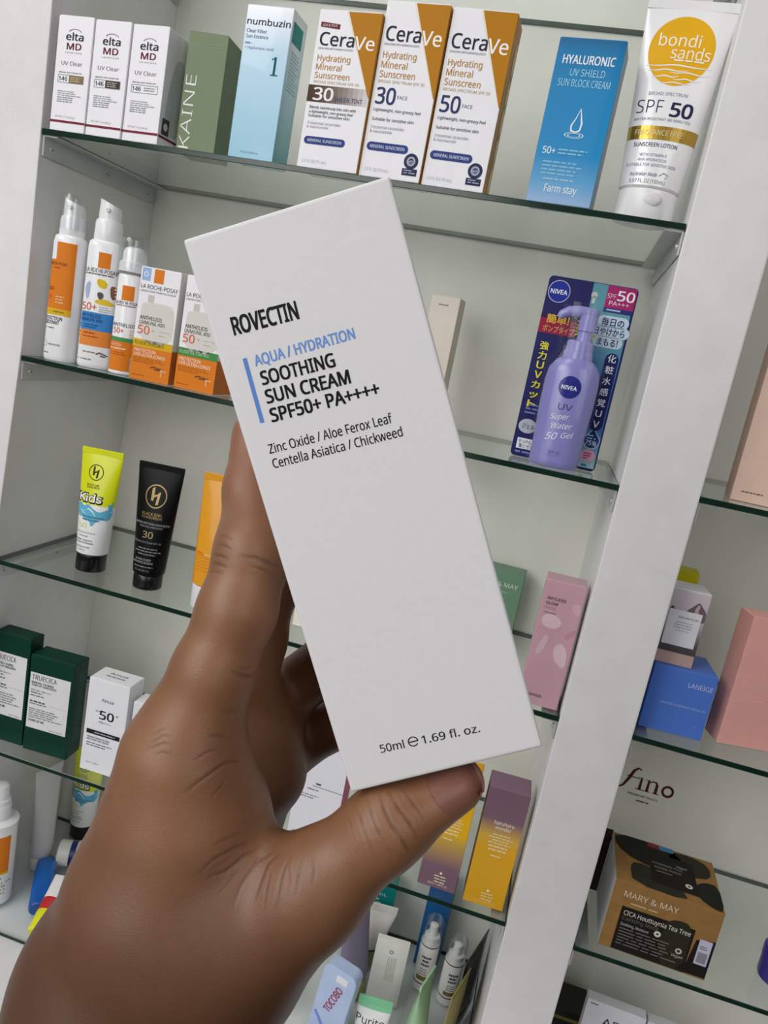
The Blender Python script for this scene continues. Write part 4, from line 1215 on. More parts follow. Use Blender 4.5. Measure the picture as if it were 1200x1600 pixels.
A.t('50', .36, .715, .066, 'F2F2FC', w=.24, shear=.35, rot=8); A.t('Gel', .66, .685, .052, 'F2F2FC', w=.24, shear=.35, rot=8)
A.t('SPF 50', .48, .865, .026, '5A5EA0', w=.24); A.t('PA+++', .46, .897, .018, '6A6EAC', w=.2)
A.build(t, Shift())
bl = loft_bm([(.0008, .0245, .0205, bx, by + .002, 2.8), (.090, .0262, .0212, bx, by + .002, 2.8), (.100, .020, .0185, bx, by + .002, 2.8), (.1405, .0185, .0175, bx - .004, by + .002, 2.8)], 40, caps=(False, True))
link_mesh('clear_blister', bl, clear_plastic('blister_plastic', (.975, .98, .985), .03), t, True, 60)

# ================================================================ third shelf: squeeze tubes
Z0 = ZC + .0003
def emblem(A, u, v, r, col, part='round_emblem'):
    k = A.w / A.h
    A.disc(u, v, r, col, 2, part, hole=.90, n=40)
    A.quad([(u - r*.42, v - r*.62*k), (u - r*.18, v - r*.78*k), (u - r*.18, v + r*.40*k), (u - r*.42, v + r*.40*k)], col, 2, part, 1)
    A.quad([(u + r*.16, v - r*.30*k), (u + r*.40, v - r*.42*k), (u + r*.30, v + r*.66*k), (u + r*.06, v + r*.72*k)], col, 2, part, 1)
    A.stroke([(u - r*.2, v + r*.05*k), (u + r*.05, v - r*.1*k), (u + r*.25, v - r*.05*k)], r * .16 * k, col, 2, part)
def kids(label, loc, yaw, group):
    t, F, ah = tube('sunscreen_tube', label, 'tube', loc, yaw, .1305, .0330, .0440, .031, .0180, .0315,
        G([(0, 'F0F0F1'), (.50, 'F0F0F1'), (.505, 'DDE316'), (1, 'E2E80C')], rough=.28, coat=.3), M('0B0B0C', .25), group, crimp=.006, seal=M('E2E80C', .3))
    A = Art(.0440, ah)
    emblem(A, .42, .175, .19, '3A3A18')
    A.t('BLACK GIRL', .40, .300, .020, '55551C', w=.34, wt=1); A.t('SUNSCREEN', .40, .325, .018, '55551C', w=.34, wt=1)
    A.blob([(.0, .52), (.10, .48), (.22, .52), (.34, .49), (.50, .53), (.66, .56), (.82, .535), (.95, .50), (.99, .56), (.93, .64), (.80, .63), (.66, .64), (.52, .72), (.44, .65), (.30, .66), (.20, .61), (.0, .60)], '62B4D2', 1, 'water_splash')
    A.blob([(.86, .46), (.93, .48), (.96, .43), (.97, .53), (.88, .53)], '62B4D2', 1, 'water_splash'); A.stroke([(.25, .56), (.38, .535), (.50, .56), (.60, .60)], [.002, .016, .014, .003], 'D6EEF6', 2, 'water_splash'); A.stroke([(.10, .545), (.2, .57), (.3, .60)], [.002, .012, .003], 'D6EEF6', 2, 'water_splash')
    A.t('Kids', .375, .432, .088, '17171A', w=.70, wt=7, layer=2, part='kids_lettering'); A.t('Kids', .375, .430, .074, 'F6F6F6', w=.62, wt=2, layer=4, part='kids_lettering')
    A.t('BROAD SPECTRUM SUNSCREEN', .42, .615, .016, '2E5E7C', w=.80, wt=1, layer=3); A.greek(.1, .64, .86, 1, .02, .010, '3C6C88', 'C', seed=2, layer=3)
    A.t('50', .26, .705, .052, 'E0E29A', w=.26, wt=1, layer=3)
    A.t('BROAD SPECTRUM SPF 50', .36, .775, .016, '77787E', w=.62); A.greek(.04, .805, .70, 1, .02, .010, '8A8B90', seed=2)
    A.t('Paraben, Fragrance', .34, .848, .018, '55565C', w=.56, wt=1); A.t('Phthalate & Octinoxate', .36, .875, .018, '55565C', w=.60, wt=1)
    A.greek(.05, .915, .66, 1, .02, .010, '77787E', seed=7); A.t('3 FL OZ (89 mL)', .26, .95, .018, '77787E', w=.38)
    A.build(t, F); return t
kids('yellow and white squeeze tube with blue splash beside the black tube', (.0735, .0440, Z0), 10, 'yellow and white tubes with black caps')
BLK = M('070708', .36, vary=.1)
t, F, ah = tube('sunscreen_tube', 'matte black squeeze tube with gold round emblem', 'tube', (.1450, .0385, Z0), 8, .1310, .0330, .0478, .031, .0150, .0300, BLK, M('070708', .3), crimp=.006)
A = Art(.0478, ah); GD = M('A58F5C', .35, metal=.6)
emblem(A, .49, .245, .255, GD)
A.t('BLACK GIRL', .47, .415, .026, GD, w=.52, wt=1); A.t('SUNSCREEN', .47, .447, .022, GD, w=.52, wt=1)
A.t('BROAD SPECTRUM SUNSCREEN', .50, .505, .018, 'A9A9AE', w=.86, wt=1); A.t('FOR FACE AND BODY', .50, .535, .016, 'A9A9AE', w=.6)
A.t('30', .45, .610, .060, 'B9A878', w=.28)
A.t('BROAD SPECTRUM SPF 30', .45, .682, .016, '9A9AA0', w=.76); 
for k, v in enumerate((.735, .762, .79)): A.greek(.12, v, .88, 1, .02, .010, '87878E', 'C', seed=k)
A.t('ULTRA SHEER', .42, .845, .018, 'B2B2B8', w=.48, wt=1); A.t('NO WHITE RESIDUE', .42, .875, .018, 'B2B2B8', w=.62, wt=1)
A.greek(.1, .91, .8, 1, .02, .010, '87878E', 'C', seed=9); A.t('3 FL OZ (89 mL)', .42, .95, .016, '9A9AA0', w=.48)
A.build(t, F)
ORG = M('EAA01A', .30, coat=.35, vary=.03, scale=90)
t, F, ah = tube('sunscreen_tube', 'glossy orange squeeze tube with white cap, half behind the hand', 'tube', (.2185, .0290, Z0), 6, .1370, .0360, .0420, .031, .0235, .0345, ORG, M('F1F0F2', .2, coat=.4), crimp=.007)
A = Art(.0420, ah)
A.greek(.13, .675, .36, 2, .018, .011, 'D9691A', seed=2); A.rect(.34, .688, .92, .696, 'F5D79A', 2, 'lettering'); A.greek(.14, .72, .84, 5, .03, .010, 'E2801C', seed=3)
A.build(t, F)
carton('cream_carton', 'small ivory carton whose lower corner shows left of the held carton', 'carton', (.3075, .0420), Z0, 0, .045, .080, .03, M('F1EADD', .45))

PINK = M('C79CA8', .35, vary=.04, scale=40, coat=.2)
t, f, r, top = carton('base_carton', 'dusty pink carton with pale petal print against the white post', 'carton', (.5405, .0108), Z0, -.5, .0362, .1180, .028, PINK)
A = Art(.0362, .118)
PE = 'D6B9C1'
A.blob([(.10, .30), (.25, .255), (.50, .27), (.62, .315), (.52, .365), (.30, .375), (.14, .35)], PE, 1, 'petal_print')
A.blob([(.30, .42), (.40, .45), (.30, .58), (.12, .60), (.20, .50)], 'CFAEB8', 1, 'petal_print'); A.blob([(.55, .50), (.72, .46), (.90, .52), (.93, .66), (.75, .64), (.6, .60)], PE, 1, 'petal_print'); A.blob([(.72, .16), (.9, .13), (.98, .18), (.97, .23), (.80, .215)], 'CDA9B4', 1, 'petal_print'); A.blob([(.7, .40), (.98, .33), (.98, .37), (.80, .44)], 'BE8C9A', 1, 'petal_print')
A.t('ARTLESS', .12, .140, .022, '4A3238', w=.46, wt=2, al='L'); A.t('GLOW', .12, .178, .022, '4A3238', w=.30, wt=2, al='L'); A.t('BASE', .12, .215, .020, '9A7882', w=.26, al='L'); A.greek(.12, .25, .45, 1, .02, .007, '8A6670', seed=1)
A.t('heimish', .34, .918, .026, '3A262C', w=.42, wt=1)
A.build(t, f)
t, f, r, top = carton('cream_carton', 'sage green carton deep on the tube shelf behind the held carton', 'carton', (.4660, .1660), Z0, -2, .0560, .0760, .030, M('6E9277', .45, vary=.03))
A = Art(.056, .076); A.t('MARY & MAY', .52, .20, .065, 'DCE6DC', w=.80, wt=0); A.greek(.4, .30, .75, 1, .02, .014, 'A9C2AC', 'C', seed=1); A.disc(.60, .43, .10, 'C9C25A', 2, 'yellow_seal', ry=.055); A.greek(.3, .6, .8, 3, .05, .014, 'A9C2AC', seed=3); A.build(t, f)

# ================================================================ fourth shelf
Z0 = ZD + .0003
DG = M('04382A', .45, vary=.06)
def cica(bl, yaw, w, h, d, label):
    t, f, r, top = carton('sunscreen_carton', label, 'carton', bl, Z0, yaw, w, h, d, DG, 'dark green cartons with white labels', bevel=.0010)
    A = Art(w, h)
    A.rect(.03, .175, .935, .755, 'E6E5E6', 1, 'paper_label')
    A.t('TRUECICA', .07, .220, .048, '33353A', w=.56, al='L', wt=0, layer=3, part='brand_lettering')
    A.t('MINERAL CALMING', .07, .275, .020, '33353A', w=.50, wt=2, al='L', layer=3); A.t('TONE-UP SUNSCREEN', .07, .302, .020, '33353A', w=.56, wt=2, al='L', layer=3)
    A.t('SPF 50+ PA++++', .07, .355, .017, '55575C', w=.46, wt=1, al='L', layer=3); A.greek(.07, .375, .46, 1, .02, .011, '6A6C72', seed=2, layer=3); A.greek(.07, .405, .40, 1, .02, .011, '6A6C72', seed=3, layer=3)
    A.greek(.07, .465, .46, 1, .02, .014, '4A4C52', seed=4, layer=3); A.greek(.07, .492, .55, 1, .02, .010, '77797F', seed=5, layer=3); A.rect(.50, .482, .90, .485, 'B9BABD', 3, 'lettering')
    A.greek(.07, .545, .86, 5, .022, .010, '8A8C92', seed=6, layer=3); A.t('SOME BY MI', .07, .672, .022, '33353A', w=.36, wt=2, al='L', layer=3); A.t('50ml / 1.69fl.oz', .86, .735, .013, '77797F', w=.30, al='R', layer=3)
    A.build(t, f)
    B = Art(d, h); B.greek(.35, .12, .85, 26, .028, .008, '4E7464', seed=9); B.build(t, r)
cica((-.0160, .0195), 1, .0445, .1274, .022, 'taller dark green carton with white label at the left edge')
cica((.0315, .0180), 3, .0530, .1134, .0268, 'shorter dark green carton with white label beside the white carton')
t, f, r, top = carton('sunscreen_carton', 'white carton with bold black 50 and a black bar', 'carton', (.1045, .0175), Z0, 1, .0478, .1085, .030, WHITE)
A = Art(.0478, .1085)
A.t('Anua', .50, .205, .036, '4A4A50', w=.30, part='brand_lettering'); A.t('SPF', .30, .335, .014, '33333A', w=.12, wt=1); A.t('50', .52, .365, .088, '1E1E24', w=.36, wt=2); A.t('+', .77, .335, .03, '1E1E24', w=.07, wt=2); A.t('PA++++', .50, .445, .018, '33333A', w=.30, wt=1)
A.rect(.07, .545, .90, .592, '222226', 2, 'black_bar'); A.greek(.2, .563, .85, 1, .02, .011, 'B9B9BD', 'C', seed=5, layer=4)
A.t('Heartleaf Hyaluronic Aqua', .10, .625, .018, '3A3A40', w=.56, wt=1, al='L'); A.t('MOISTURE SUN CREAM', .10, .652, .018, '3A3A40', w=.54, wt=1, al='L'); A.greek(.10, .685, .78, 2, .026, .010, '6A6A70', seed=3); A.t('50mL / 1.69fl.oz', .14, .905, .014, '4A4A50', w=.32, al='L')
A.build(t, f)
B = Art(.0478, .030); B.t('Anua', .5, .40, .14, '55555C', w=.44); B.greek(.25, .6, .75, 1, .1, .06, '77777D', 'C', seed=3); B.build(t, top)
carton('sunscreen_carton', 'white carton half hidden behind the hand, beside the black bar carton', 'carton', (.1570, .0210), Z0, 1, .0460, .0935, .024, M('ECECEF', .42, vary=.015, bump=.05))
PKE = M('D5648C', .45)
t, f, r, top = carton('ampoule_carton', 'white carton with pink edges seen between fingers and thumb', 'carton', (.3490, .0120), Z0, -1, .0500, .1250, .03, M('E9E8EF', .42, vary=.015), mats={'right': PKE, 'left': PKE, 'top': PKE})
A = Art(.05, .125); A.rect(0, .983, 1, .998, 'D5648C', 2, 'pink_edge'); A.rect(.36, .445, 1.0, .450, '77747E', 2, 'lettering'); A.greek(.26, .475, .62, 1, .02, .009, '77747E', seed=2); A.greek(.14, .53, .55, 2, .022, .008, '8A8790', seed=4); A.t('NET 50 ml', .24, .885, .015, '66636C', w=.28); A.greek(.14, .915, .4, 2, .018, .007, 'B9B6BE', seed=5); A.greek(.42, .415, .58, 1, .02, .014, '4A4650', seed=2); A.build(t, f)
def haru(bl, yaw, w, h, d, stops, label, up, side):
    t, f, r, top = carton('sunscreen_carton', label, 'carton', bl, Z0, yaw, w, h, d, G(stops, rough=.45), 'mauve and yellow blended cartons', mats={'top': M('86697A', .45) if up else M('E2A91E', .45), 'left': G([(0, '7A5A20'), (.6, '8A6A30'), (1, '4E3A48')], rough=.5)})
    A = Art(w, h); LT = 'F2E9E0'
    A.t('haruharu', .55, .275, .030, LT, w=.48, wt=1, part='brand_lettering'); A.t('wonder', .55, .315, .030, LT, w=.40, wt=1, part='brand_lettering')
    for k in range(4): A.greek(.25, .37 + k*.024, .85, 1, .02, .009, 'EBD9B8', 'C', seed=k)
    A.greek(.25, .47, .80, 2, .03, .011, 'F0E2C4', 'C', seed=11); A.greek(.38, .55, .66, 1, .02, .010, 'F0E2C4', 'C', seed=12)
    A.disc(.55, .86, .04, LT, 2, 'small_mark', n=5); A.greek(.35, .885, .75, 3, .025, .009, 'F0E2C4' if not up else 'F0DCA8', 'C', seed=5)
    A.t('50ml / 1.69 fl. oz', .52, .962, .018, LT if not up else 'EED9A0', w=.5)
    A.build(t, f); return t
haru((.4885, .0150), 0, .0380, .1260, .032, [(0, '7C5E6C'), (.20, '806272'), (.42, 'C8A24A'), (.50, 'E8B41E'), (1, 'E8AE10')], 'yellow carton fading to mauve at the bottom, under the thumb tip', False, 0)
haru((.5352, .0118), 2, .0392, .1250, .032, [(0, 'DFA524'), (.50, 'E0A828'), (.60, 'D8AC48'), (.75, '7E6270'), (1, '7A5E6E')], 'mauve carton fading to yellow at the bottom, against the white post', True, 0)

# ================================================================ lowest shelf: jumbled tubes
Z0 = ZE + .0003
t = thing('lotion_bottle', 'white pump bottle with orange label at the lower left edge', 'bottle', (-.0070, .0400, Z0), 34)
t.scale = (.74, .74, .865)
bh = .030
rings = [(0, bh*.94, bh*.84), (.002, bh, bh*.9), (.118, bh, bh*.9), (.124, bh*.99, bh*.89), (.128, bh*.84, bh*.76), (.129, bh*.6, bh*.6)]
lathe_part('bottle_body', rings, PLW, t, 44, 40)
lathe_part('shoulder_ring', [(.122, bh*1.04, bh*.95), (.1255, bh*1.05, bh*.96), (.128, bh*.9, bh*.82)], PLW, t, 44, 40)
lathe_part('pump_collar', [(.1275, .0185, .0185), (.148, .018, .018), (.150, .0165, .0165), (.157, .0165, .0165), (.158, .0155, .0155)], PLW, t, 36, 30)
lathe_part('pump_head', [(.158, .0135, .0135), (.170, .0135, .0135), (.1765, .012, .012), (.179, .007, .007)], PLW, t, 32, 40)
A = Art(.06, .112); A.rect(.04, .06, .80, .56, LRP, 1, 'orange_label', 16, 1); A.rect(.04, .56, .80, .59, 'E0B51E', 2, 'orange_label', 16, 1); A.t('50+', .55, .64, .05, '8C8C90', w=.3); A.greek(.3, .7, .95, 4, .05, .02, '9A9A9E', seed=3); A.build(t, Round(rings, .004, .03))

tube('cream_tube', 'pale grey squeeze tube standing edge-on in the lower left corner', 'tube', (.0060, .1120, Z0), 76, .1415, .0280, .0400, .026, .0165, .0270, M('CBC9C8', .35, vary=.02), M('D6D5D5', .35), crimp=.006)
kids('yellow and white squeeze tube at the back below the dark green cartons', (.0140, .1880, Z0), 6, 'yellow and white tubes with black caps')

def lay(name, label, cat, a, b, z, roll=0):
    """an Empty whose local z runs from a to b (a thing lying down)"""
    t = thing(name, label, cat, (a[0], a[1], z))
    d = Vector((b[0] - a[0], b[1] - a[1], (b[2] if len(b) > 2 else z) - z)).normalized()
    x = Vector((0, 0, 1)).cross(d)
    x = x.normalized() if x.length > 1e-4 else Vector((1, 0, 0))
    y = d.cross(x)
    m = Matrix((x, y, d)).transposed()
    t.rotation_euler = (m @ Matrix.Rotation(math.radians(roll), 3, 'Z')).to_euler()
    return t
BLU = G([(0, '0F4FA0'), (.5, '1265C0'), (1, '1C70C8')], rough=.3, coat=.3)
t = lay('lotion_bottle', 'blue flat bottle lying on the lowest shelf', 'bottle', (.0615, .0370), (.0165, .1120), ZE + .0105)
rings = [(0, .0105, .0080), (.003, .0124, .0098), (.070, .0127, .0100), (.080, .0120, .0094), (.0845, .009, .0075)]
lathe_part('bottle_body', rings, BLU, t, 40, 45, 2.8)
lathe_part('gold_neck', [(.0842, .0085, .0068), (.0895, .0082, .0066)], M('B08A4A', .4, metal=.3), t, 28, 40)
A = Art(.029, .070); A.greek(.3, .15, .75, 5, .06, .02, '7FB0E4', 'C', seed=3); A.t('50', .5, .55, .06, '9CC4EE', w=.22)
class Up:
    def __call__(s, x, y): 
        k = max(-.9, min(.9, (x - .0145) / .0145)); return Vector((.0145*k, -.0100*math.sqrt(1-k*k), .075 - .070 + y)), Vector((0, -1, 0))
    def out(s, c): return Vector((0, -1, 0))
A.build(t, Up())
t = lay('cream_tube', 'white tube with navy band lying behind the blue bottle', 'tube', (.0250, .1230), (.1230, .1570), ZE + .0172)
lathe_part('cap', [(0, .0155, .0155), (.001, .0165, .0165), (.0155, .0160, .0160)], M('E6E4DF', .35), t, 36, 40)
lathe_part('navy_band', [(.0152, .0166, .0166), (.0225, .0166, .0166)], M('1D2C66', .35), t, 36, 40)
lathe_part('tube_body', [(.0222, .0164, .0164), (.05, .0168, .0140), (.08, .0180, .008), (.105, .019, .0012)], M('E9E7E2', .35), t, 36, 60)
t = lay('sun_stick', 'yellow capped tube with red and white body lying by the front edge', 'tube', (.0850, .0030), (.0730, .0710, ZE + .0400), ZE + .0130, 0)
lathe_part('cap', [(0, .0105, .0105), (.002, .0122, .0122), (.022, .0125, .0125), (.024, .0120, .0120)], M('E3E81A', .3, coat=.3), t, 32, 35)
lathe_part('red_band', [(.0238, .0122, .0122), (.038, .0125, .0125)], M('C3242E', .35), t, 32, 35)
lathe_part('tube_body', [(.0378, .0124, .0124), (.05, .0126, .010), (.070, .0135, .0012)], M('F2F1F0', .3), t, 32, 60)

t, f, r, top = carton('cream_carton', 'teal carton at the back of the lowest shelf beside the forearm', 'carton', (.4040, .1600), Z0, 4, .0560, .0945, .028, M('0E7C7C', .4))
A = Art(.056, .0945); A.greek(.35, .20, .85, 2, .05, .02, 'B9DEDC', seed=2); A.t('50mL', .62, .13, .04, 'CFE8E6', w=.4); A.build(t, f)
carton('lotion_carton', 'dark blue slim carton at the back below the mauve cartons', 'carton', (.4980, .1680), Z0, -6, .0285, .1180, .026, M('1B5C96', .4))

t, F, ah = tube('cream_tube', 'white squeeze tube with olive cap behind the lavender tube', 'tube', (.4330, .1420, Z0), 10, .0840, .046, .062, .030, .026, .034, M('DEDCD6', .38), M('A8AA52', .45), crimp=.010, tilt=(0, 3))
A = Art(.062, ah); A.rect(0, .94, 1, .985, '2A2A22', 2, 'black_stripe', 14, 1); A.build(t, F)
tube('cream_tube', 'dull lavender squeeze tube standing edge-on in front of the white tube', 'tube', (.4390, .0960, Z0), 62, .1120, .038, .046, .030, .020, .030, M('8A7F96', .42), M('9A9668', .45), crimp=.007, tilt=(-8, -1))
def pouch(name, label, cat, loc, yaw, w, h, d, mat, tilt=0, art=None, cat_parts=('pouch_body', 'sealed_end')):
    t = thing(name, label, cat, loc, yaw)
    t.rotation_euler = (math.radians(tilt), 0, math.radians(yaw))
    bm = bmesh.new(); NU, NV = 10, 16; g = []
    for sgn in (-1, 1):
        rows = []
        for j in range(NV + 1):
            row = []
            for i in range(NU + 1):
                u, v = i / NU * 2 - 1, j / NV
                th = d * .5 * (1 - u*u) ** .7 * (math.sin(math.pi * min(1, max(0, v * .92 + .04)))) ** .6 + .0004
                row.append(bm.verts.new((u * w/2, sgn * th, v * (h - .006))))
            rows.append(row)
        g.append(rows)
        for j in range(NV):
            for i in range(NU):
                q = (rows[j][i], rows[j][i+1], rows[j+1][i+1], rows[j+1][i])
                bm.faces.new(q if sgn < 0 else q[::-1])
    a, b = g
    for j in range(NV):
        for i in (0, NU):
            bm.faces.new((a[j][i], a[j+1][i], b[j+1][i], b[j][i]))
    for i in range(NU):
        for j in (0, NV): bm.faces.new((a[j][i], a[j][i+1], b[j][i+1], b[j][i]))
    bmesh.ops.recalc_face_normals(bm, faces=bm.faces)
    link_mesh('pouch_body', bm, mat, t, True, 60)
    link_mesh('sealed_end', box_bm(-w/2, w/2, -.0006, .0006, h - .0064, h, .0002, 1), mat, t)
    if art:
        A = Art(w, h); art(A)
        class P_:
            def __call__(s, x, y):
                u = (x - w/2) / (w/2); v = min(1, y / (h - .006))
                th = d * .5 * (max(0, 1 - u*u)) ** .7 * (math.sin(math.pi * min(1, max(0, v * .92 + .04)))) ** .6 + .0005
                return Vector((x - w/2, -th, y)), Vector((0, -1, 0))
            def out(s, c): return Vector((0, -1, 0))
        A.build(t, P_())
    return t
def sach(A):
    A.disc(.5, .2, .06, '77777A', 2, 'lettering', hole=.6)
    for k in range(6): A.rect(.44 + k * .05, .27, .455 + k * .05, .62, 'B4B2AE', 2, 'lettering', 1, 3)
pouch('sample_sachet', 'white flat sachet with fine grey print standing between tubes', 'sachet', (.4745, .0930, Z0), 4, .0375, .0830, .006, M('E0DED8', .38), -5, sach)
t = thing('sun_stick', 'light blue flat stick with clear window and dark red lettering', 'sun stick', (.4270, .0270, Z0), -12)
t.rotation_euler = (0, math.radians(5), math.radians(-12))
pts = []
for cx, cz, a0 in ((.0110, .0850, 0), (-.0110, .0850, 90), (-.0150, .0045, 180), (.0150, .0045, 270)):
    rr = .0085 if cz > .01 else .0042
    for k in range(7):
        q = math.radians(a0 + 15 * k); pts.append((cx + rr * math.cos(q), cz + rr * math.sin(q)))
link_mesh('stick_body', prism_bm(pts, -.0085, .0085, .0014), M('B4C6E8', .25, coat=.4), t)
link_mesh('clear_window', box_bm(-.0030, .0105, -.0094, -.0078, .0790, .0870, .0007, 2), M('E3E8EA', .15, coat=.6), t)
A = Art(.039, .0935); A.t('TOCOBO', .50, .40, .085, 'A03048', w=.90, wt=2, rot=76, al='C'); A.stroke([(.10, .66), (.24, .72), (.40, .80)], .035, '6F92D8', 1, 'lettering'); A.build(t, Flat((-.0195, -.0086, 0), (1, 0, 0), (0, 0, 1)))
t, F, ah = tube('cream_tube', 'white tube with mint green top and black serif lettering at the bottom edge', 'tube', (.4735, .0330, Z0), 4, .0620, .033, .0370, .022, .012, .026, M('F0F0EE', .35), M('6FBE8A', .35), crimp=.009, seal=M('86CFA0', .4))
A = Art(.038, ah); A.rect(0, 0, 1, .10, '86CFA0', 1, 'mint_band', 14, 1); A.t('Purito', .44, .40, .20, '2A2A2C', w=.84, part='brand_lettering'); A.build(t, F)
tube('cream_tube', 'pale green squeeze tube standing edge-on before the foam bottles', 'tube', (.5200, .0600, Z0), 76, .0830, .030, .040, .024, .012, .024, M('A9CFA6', .38, vary=.03), M('9FC79A', .4), crimp=.006, tilt=(0, 2))
def foam(label, x, y, h, yaw):
    a = .0116
    t = thing('foam_bottle', label, 'bottle', (x, y, Z0), yaw, 'small white foam bottles with clear domes')
    lathe_part('bottle_body', [(0, a*.9, a*.9), (.001, a, a), (h*.66, a, a), (h*.68, a*.9, a*.9)], M('DCDAD8', .35), t, 36, 40)
    for z in (.010, h * .64): lathe_part('black_ring', [(z, a*1.012, a*1.012), (z + .0013, a*1.012, a*1.012)], M('2E2C2C', .4), t, 36, 40)
    lathe_part('pump_head', [(h*.68, a*.80, a*.80), (h*.75, a*.78, a*.78), (h*.76, a*.45, a*.45), (h*.90, a*.42, a*.42), (h*.91, a*.3, a*.3)], M('EAE8E6', .3), t, 28, 40)
    lathe_part('clear_dome', [(h*.67, a*1.0, a*1.0), (h*.94, a*.97, a*.97), (h*.985, a*.84, a*.84), (h, a*.5, a*.5)], CLEAR, t, 32, 50)
    A = Art(a*2, h*.6); A.greek(.28, .20, .78, 3, .09, .05, '4A4A48', 'C', seed=4); A.greek(.25, .50, .75, 3, .06, .02, '6A6A68', 'C', seed=2); A.rect(.22, .68, .8, .78, '7A6A3A', 2, 'ochre_tag', 8, 1); A.build(t, Ortho([(0, a, a), (h*.66, a, a)], .003, a))
foam('white foam bottle with clear dome in front of the dark blue carton', .5140, .1400, .0940, -6)
foam('white foam bottle with clear dome nearest the white post', .5460, .1320, .0850, 8)
pouch('sample_sachet', 'black foil sachet leaning upright against the side of the white post', 'sachet', (.5655, .1020, Z0), 74, .070, .1060, .006, M('1B1A19', .25, coat=.4), 0)
pouch('sample_sachet', 'gold foil sachet standing edge-on in front of the black sachet', 'sachet', (.5525, .0560, Z0), 74, .050, .0970, .008, M('A99A5C', .3, metal=.4), 2, lambda A: A.disc(.45, .75, .16, '4A3A1E', 2, 'dark_mark'))
tube('cream_tube', 'orange and white tube peeking out below the forearm', 'tube', (.3600, .0380, Z0), -10, .040, .030, .036, .020, .014, .026, M('EDEBEA', .35), M('E2611E', .35), crimp=.006)

# ================================================================ right bay
t, f, r, top = carton('cream_carton', 'tall peach carton on the shelf right of the white post', 'carton', (.6720, .0300), ZF + .0003, -3, .0330, .1650, .033, M('E3C3B2', .42, vary=.03), mats={'left': M('D8B7A6', .45)})
A = Art(.033, .165)
for k, v in enumerate((.535, .552, .569)): A.greek(.62, v, .95, 1, .02, .007, '5A4A44', seed=k)
A.greek(.22, .945, .78, 1, .02, .006, '6A564E', seed=4); A.build(t, f)
Z0 = ZG + .0003
t, f, r, top = carton('mask_carton', 'cobalt blue carton under the mountain print carton', 'carton', (.6495, .0228), Z0, 3, .0548, .0608, .050, M('5078CE', .42, vary=.03))
A = Art(.0548, .0608); A.t('LANEIGE', .77, .20, .072, 'C6D2EE', w=.38, wt=0, part='brand_lettering'); A.t('WATER SLEEPING MASK EX', .59, .545, .032, 'A9BCE6', w=.72, wt=1); A.greek(.82, .80, .92, 1, .02, .02, '6F8AD0', seed=2); A.build(t, f)
zt = Z0 + .0608 + .0007
MP = G([(0, 'C3A49C'), (.16, 'BFA29C'), (.17, '4A464C'), (.30, '5A5258'), (.42, '8C7C80'), (.62, 'C2B4BC'), (1, 'D3C9D0')], rough=.42)
t, f, r, top = carton('cream_carton', 'small pale carton with mountain print standing on the blue carton', 'carton', (.6480, .0290), zt, 2, .0330, .0690, .032, MP, mats={'top': M('ECEAEE', .4), 'right': G([(0, '9A8078'), (.3, '3E3A40'), (.5, '6A5E60'), (1, 'CFC6CC')], rough=.42)})
A = Art(.033, .069)
A.blob([(.46, .27), (.60, .20), (.74, .12), (.80, .15), (.88, .19), (.99, .25), (.99, .40), (.50, .40)], '6E5E66', 1, 'mountain_print'); A.blob([(.66, .24), (.74, .14), (.80, .18), (.76, .25), (.84, .28), (.72, .31)], 'B9A4AC', 2, 'mountain_print'); A.blob([(.05, .26), (.12, .22), (.20, .29), (.05, .30)], '5E525A', 1, 'mountain_print')
A.rect(.06, .27, .90, .74, 'E2E2E8', 3, 'paper_label'); A.greek(.3, .345, .85, 1, .03, .025, 'B2B2BC', 'C', seed=1, layer=5); A.greek(.2, .42, .8, 3, .035, .012, 'A2A2AC', 'C', seed=2, layer=5); A.greek(.3, .53, .7, 1, .03, .012, 'B2B2BC', 'C', seed=4, layer=5)
A.build(t, f)
carton('cream_carton', 'yellow carton standing behind the mountain print carton', 'carton', (.6520, .0880), Z0, -4, .0262, .1350, .024, M('C9C011', .42))
t, f, r, top = carton('cream_carton', 'big rose pink carton at the right edge of the photo', 'carton', (.7190, .0330), Z0, 13, 0.0640, .1210, .026, M('E8ABA2', .45, vary=.03), mats={'left': M('D29A92', .5)})
A = Art(.064, .121); A.t('medicube', .40, .525, .030, 'E9C2BA', w=.50, wt=1, part='brand_lettering'); A.greek(.08, .60, .7, 2, .025, .006, 'E6BCB4', seed=1); A.greek(.08, .66, .7, 6, .022, .006, 'E2B2A9', seed=3); A.greek(.50, .16, .7, 2, .02, .006, 'E6BCB4', seed=7); A.greek(.08, .93, .3, 1, .02, .006, 'E2B2A9', seed=8); A.build(t, f)

# dark red decal on the back wall
dec = Art(.075, .055)
RD = '4E1418'
dec.stroke([(-.02, .62), (.04, .66), (.10, .58), (.17, .36), (.23, .12), (.30, .02), (.36, .06)], [.03, .045, .06, .075, .07, .045, .03], RD)
dec.stroke([(.12, .30), (.36, .30)], .022, RD)
dec.stroke([(.34, .28), (.40, .26), (.40, .60)], [.02, .05, .075], RD); dec.stroke([(.33, .60), (.48, .60)], .022, RD)
dec.stroke([(.47, .29), (.54, .27), (.54, .60)], [.02, .05, .075], RD); dec.stroke([(.54, .36), (.61, .28), (.68, .29), (.70, .36), (.70, .60)], [.02, .035, .05, .07, .075], RD); dec.stroke([(.48, .60), (.60, .60)], .02, RD); dec.stroke([(.64, .60), (.77, .60)], .02, RD)
dec.disc(.91, .445, .115, RD, 2, 'lettering', ry=.125, hole=.62)
dec.t('PREMIUM TOUCH', .50, .77, .055, RD, w=.56, wt=1); dec.greek(.34, .90, .70, 1, .03, .04, '7A4A48', 'C', seed=2)
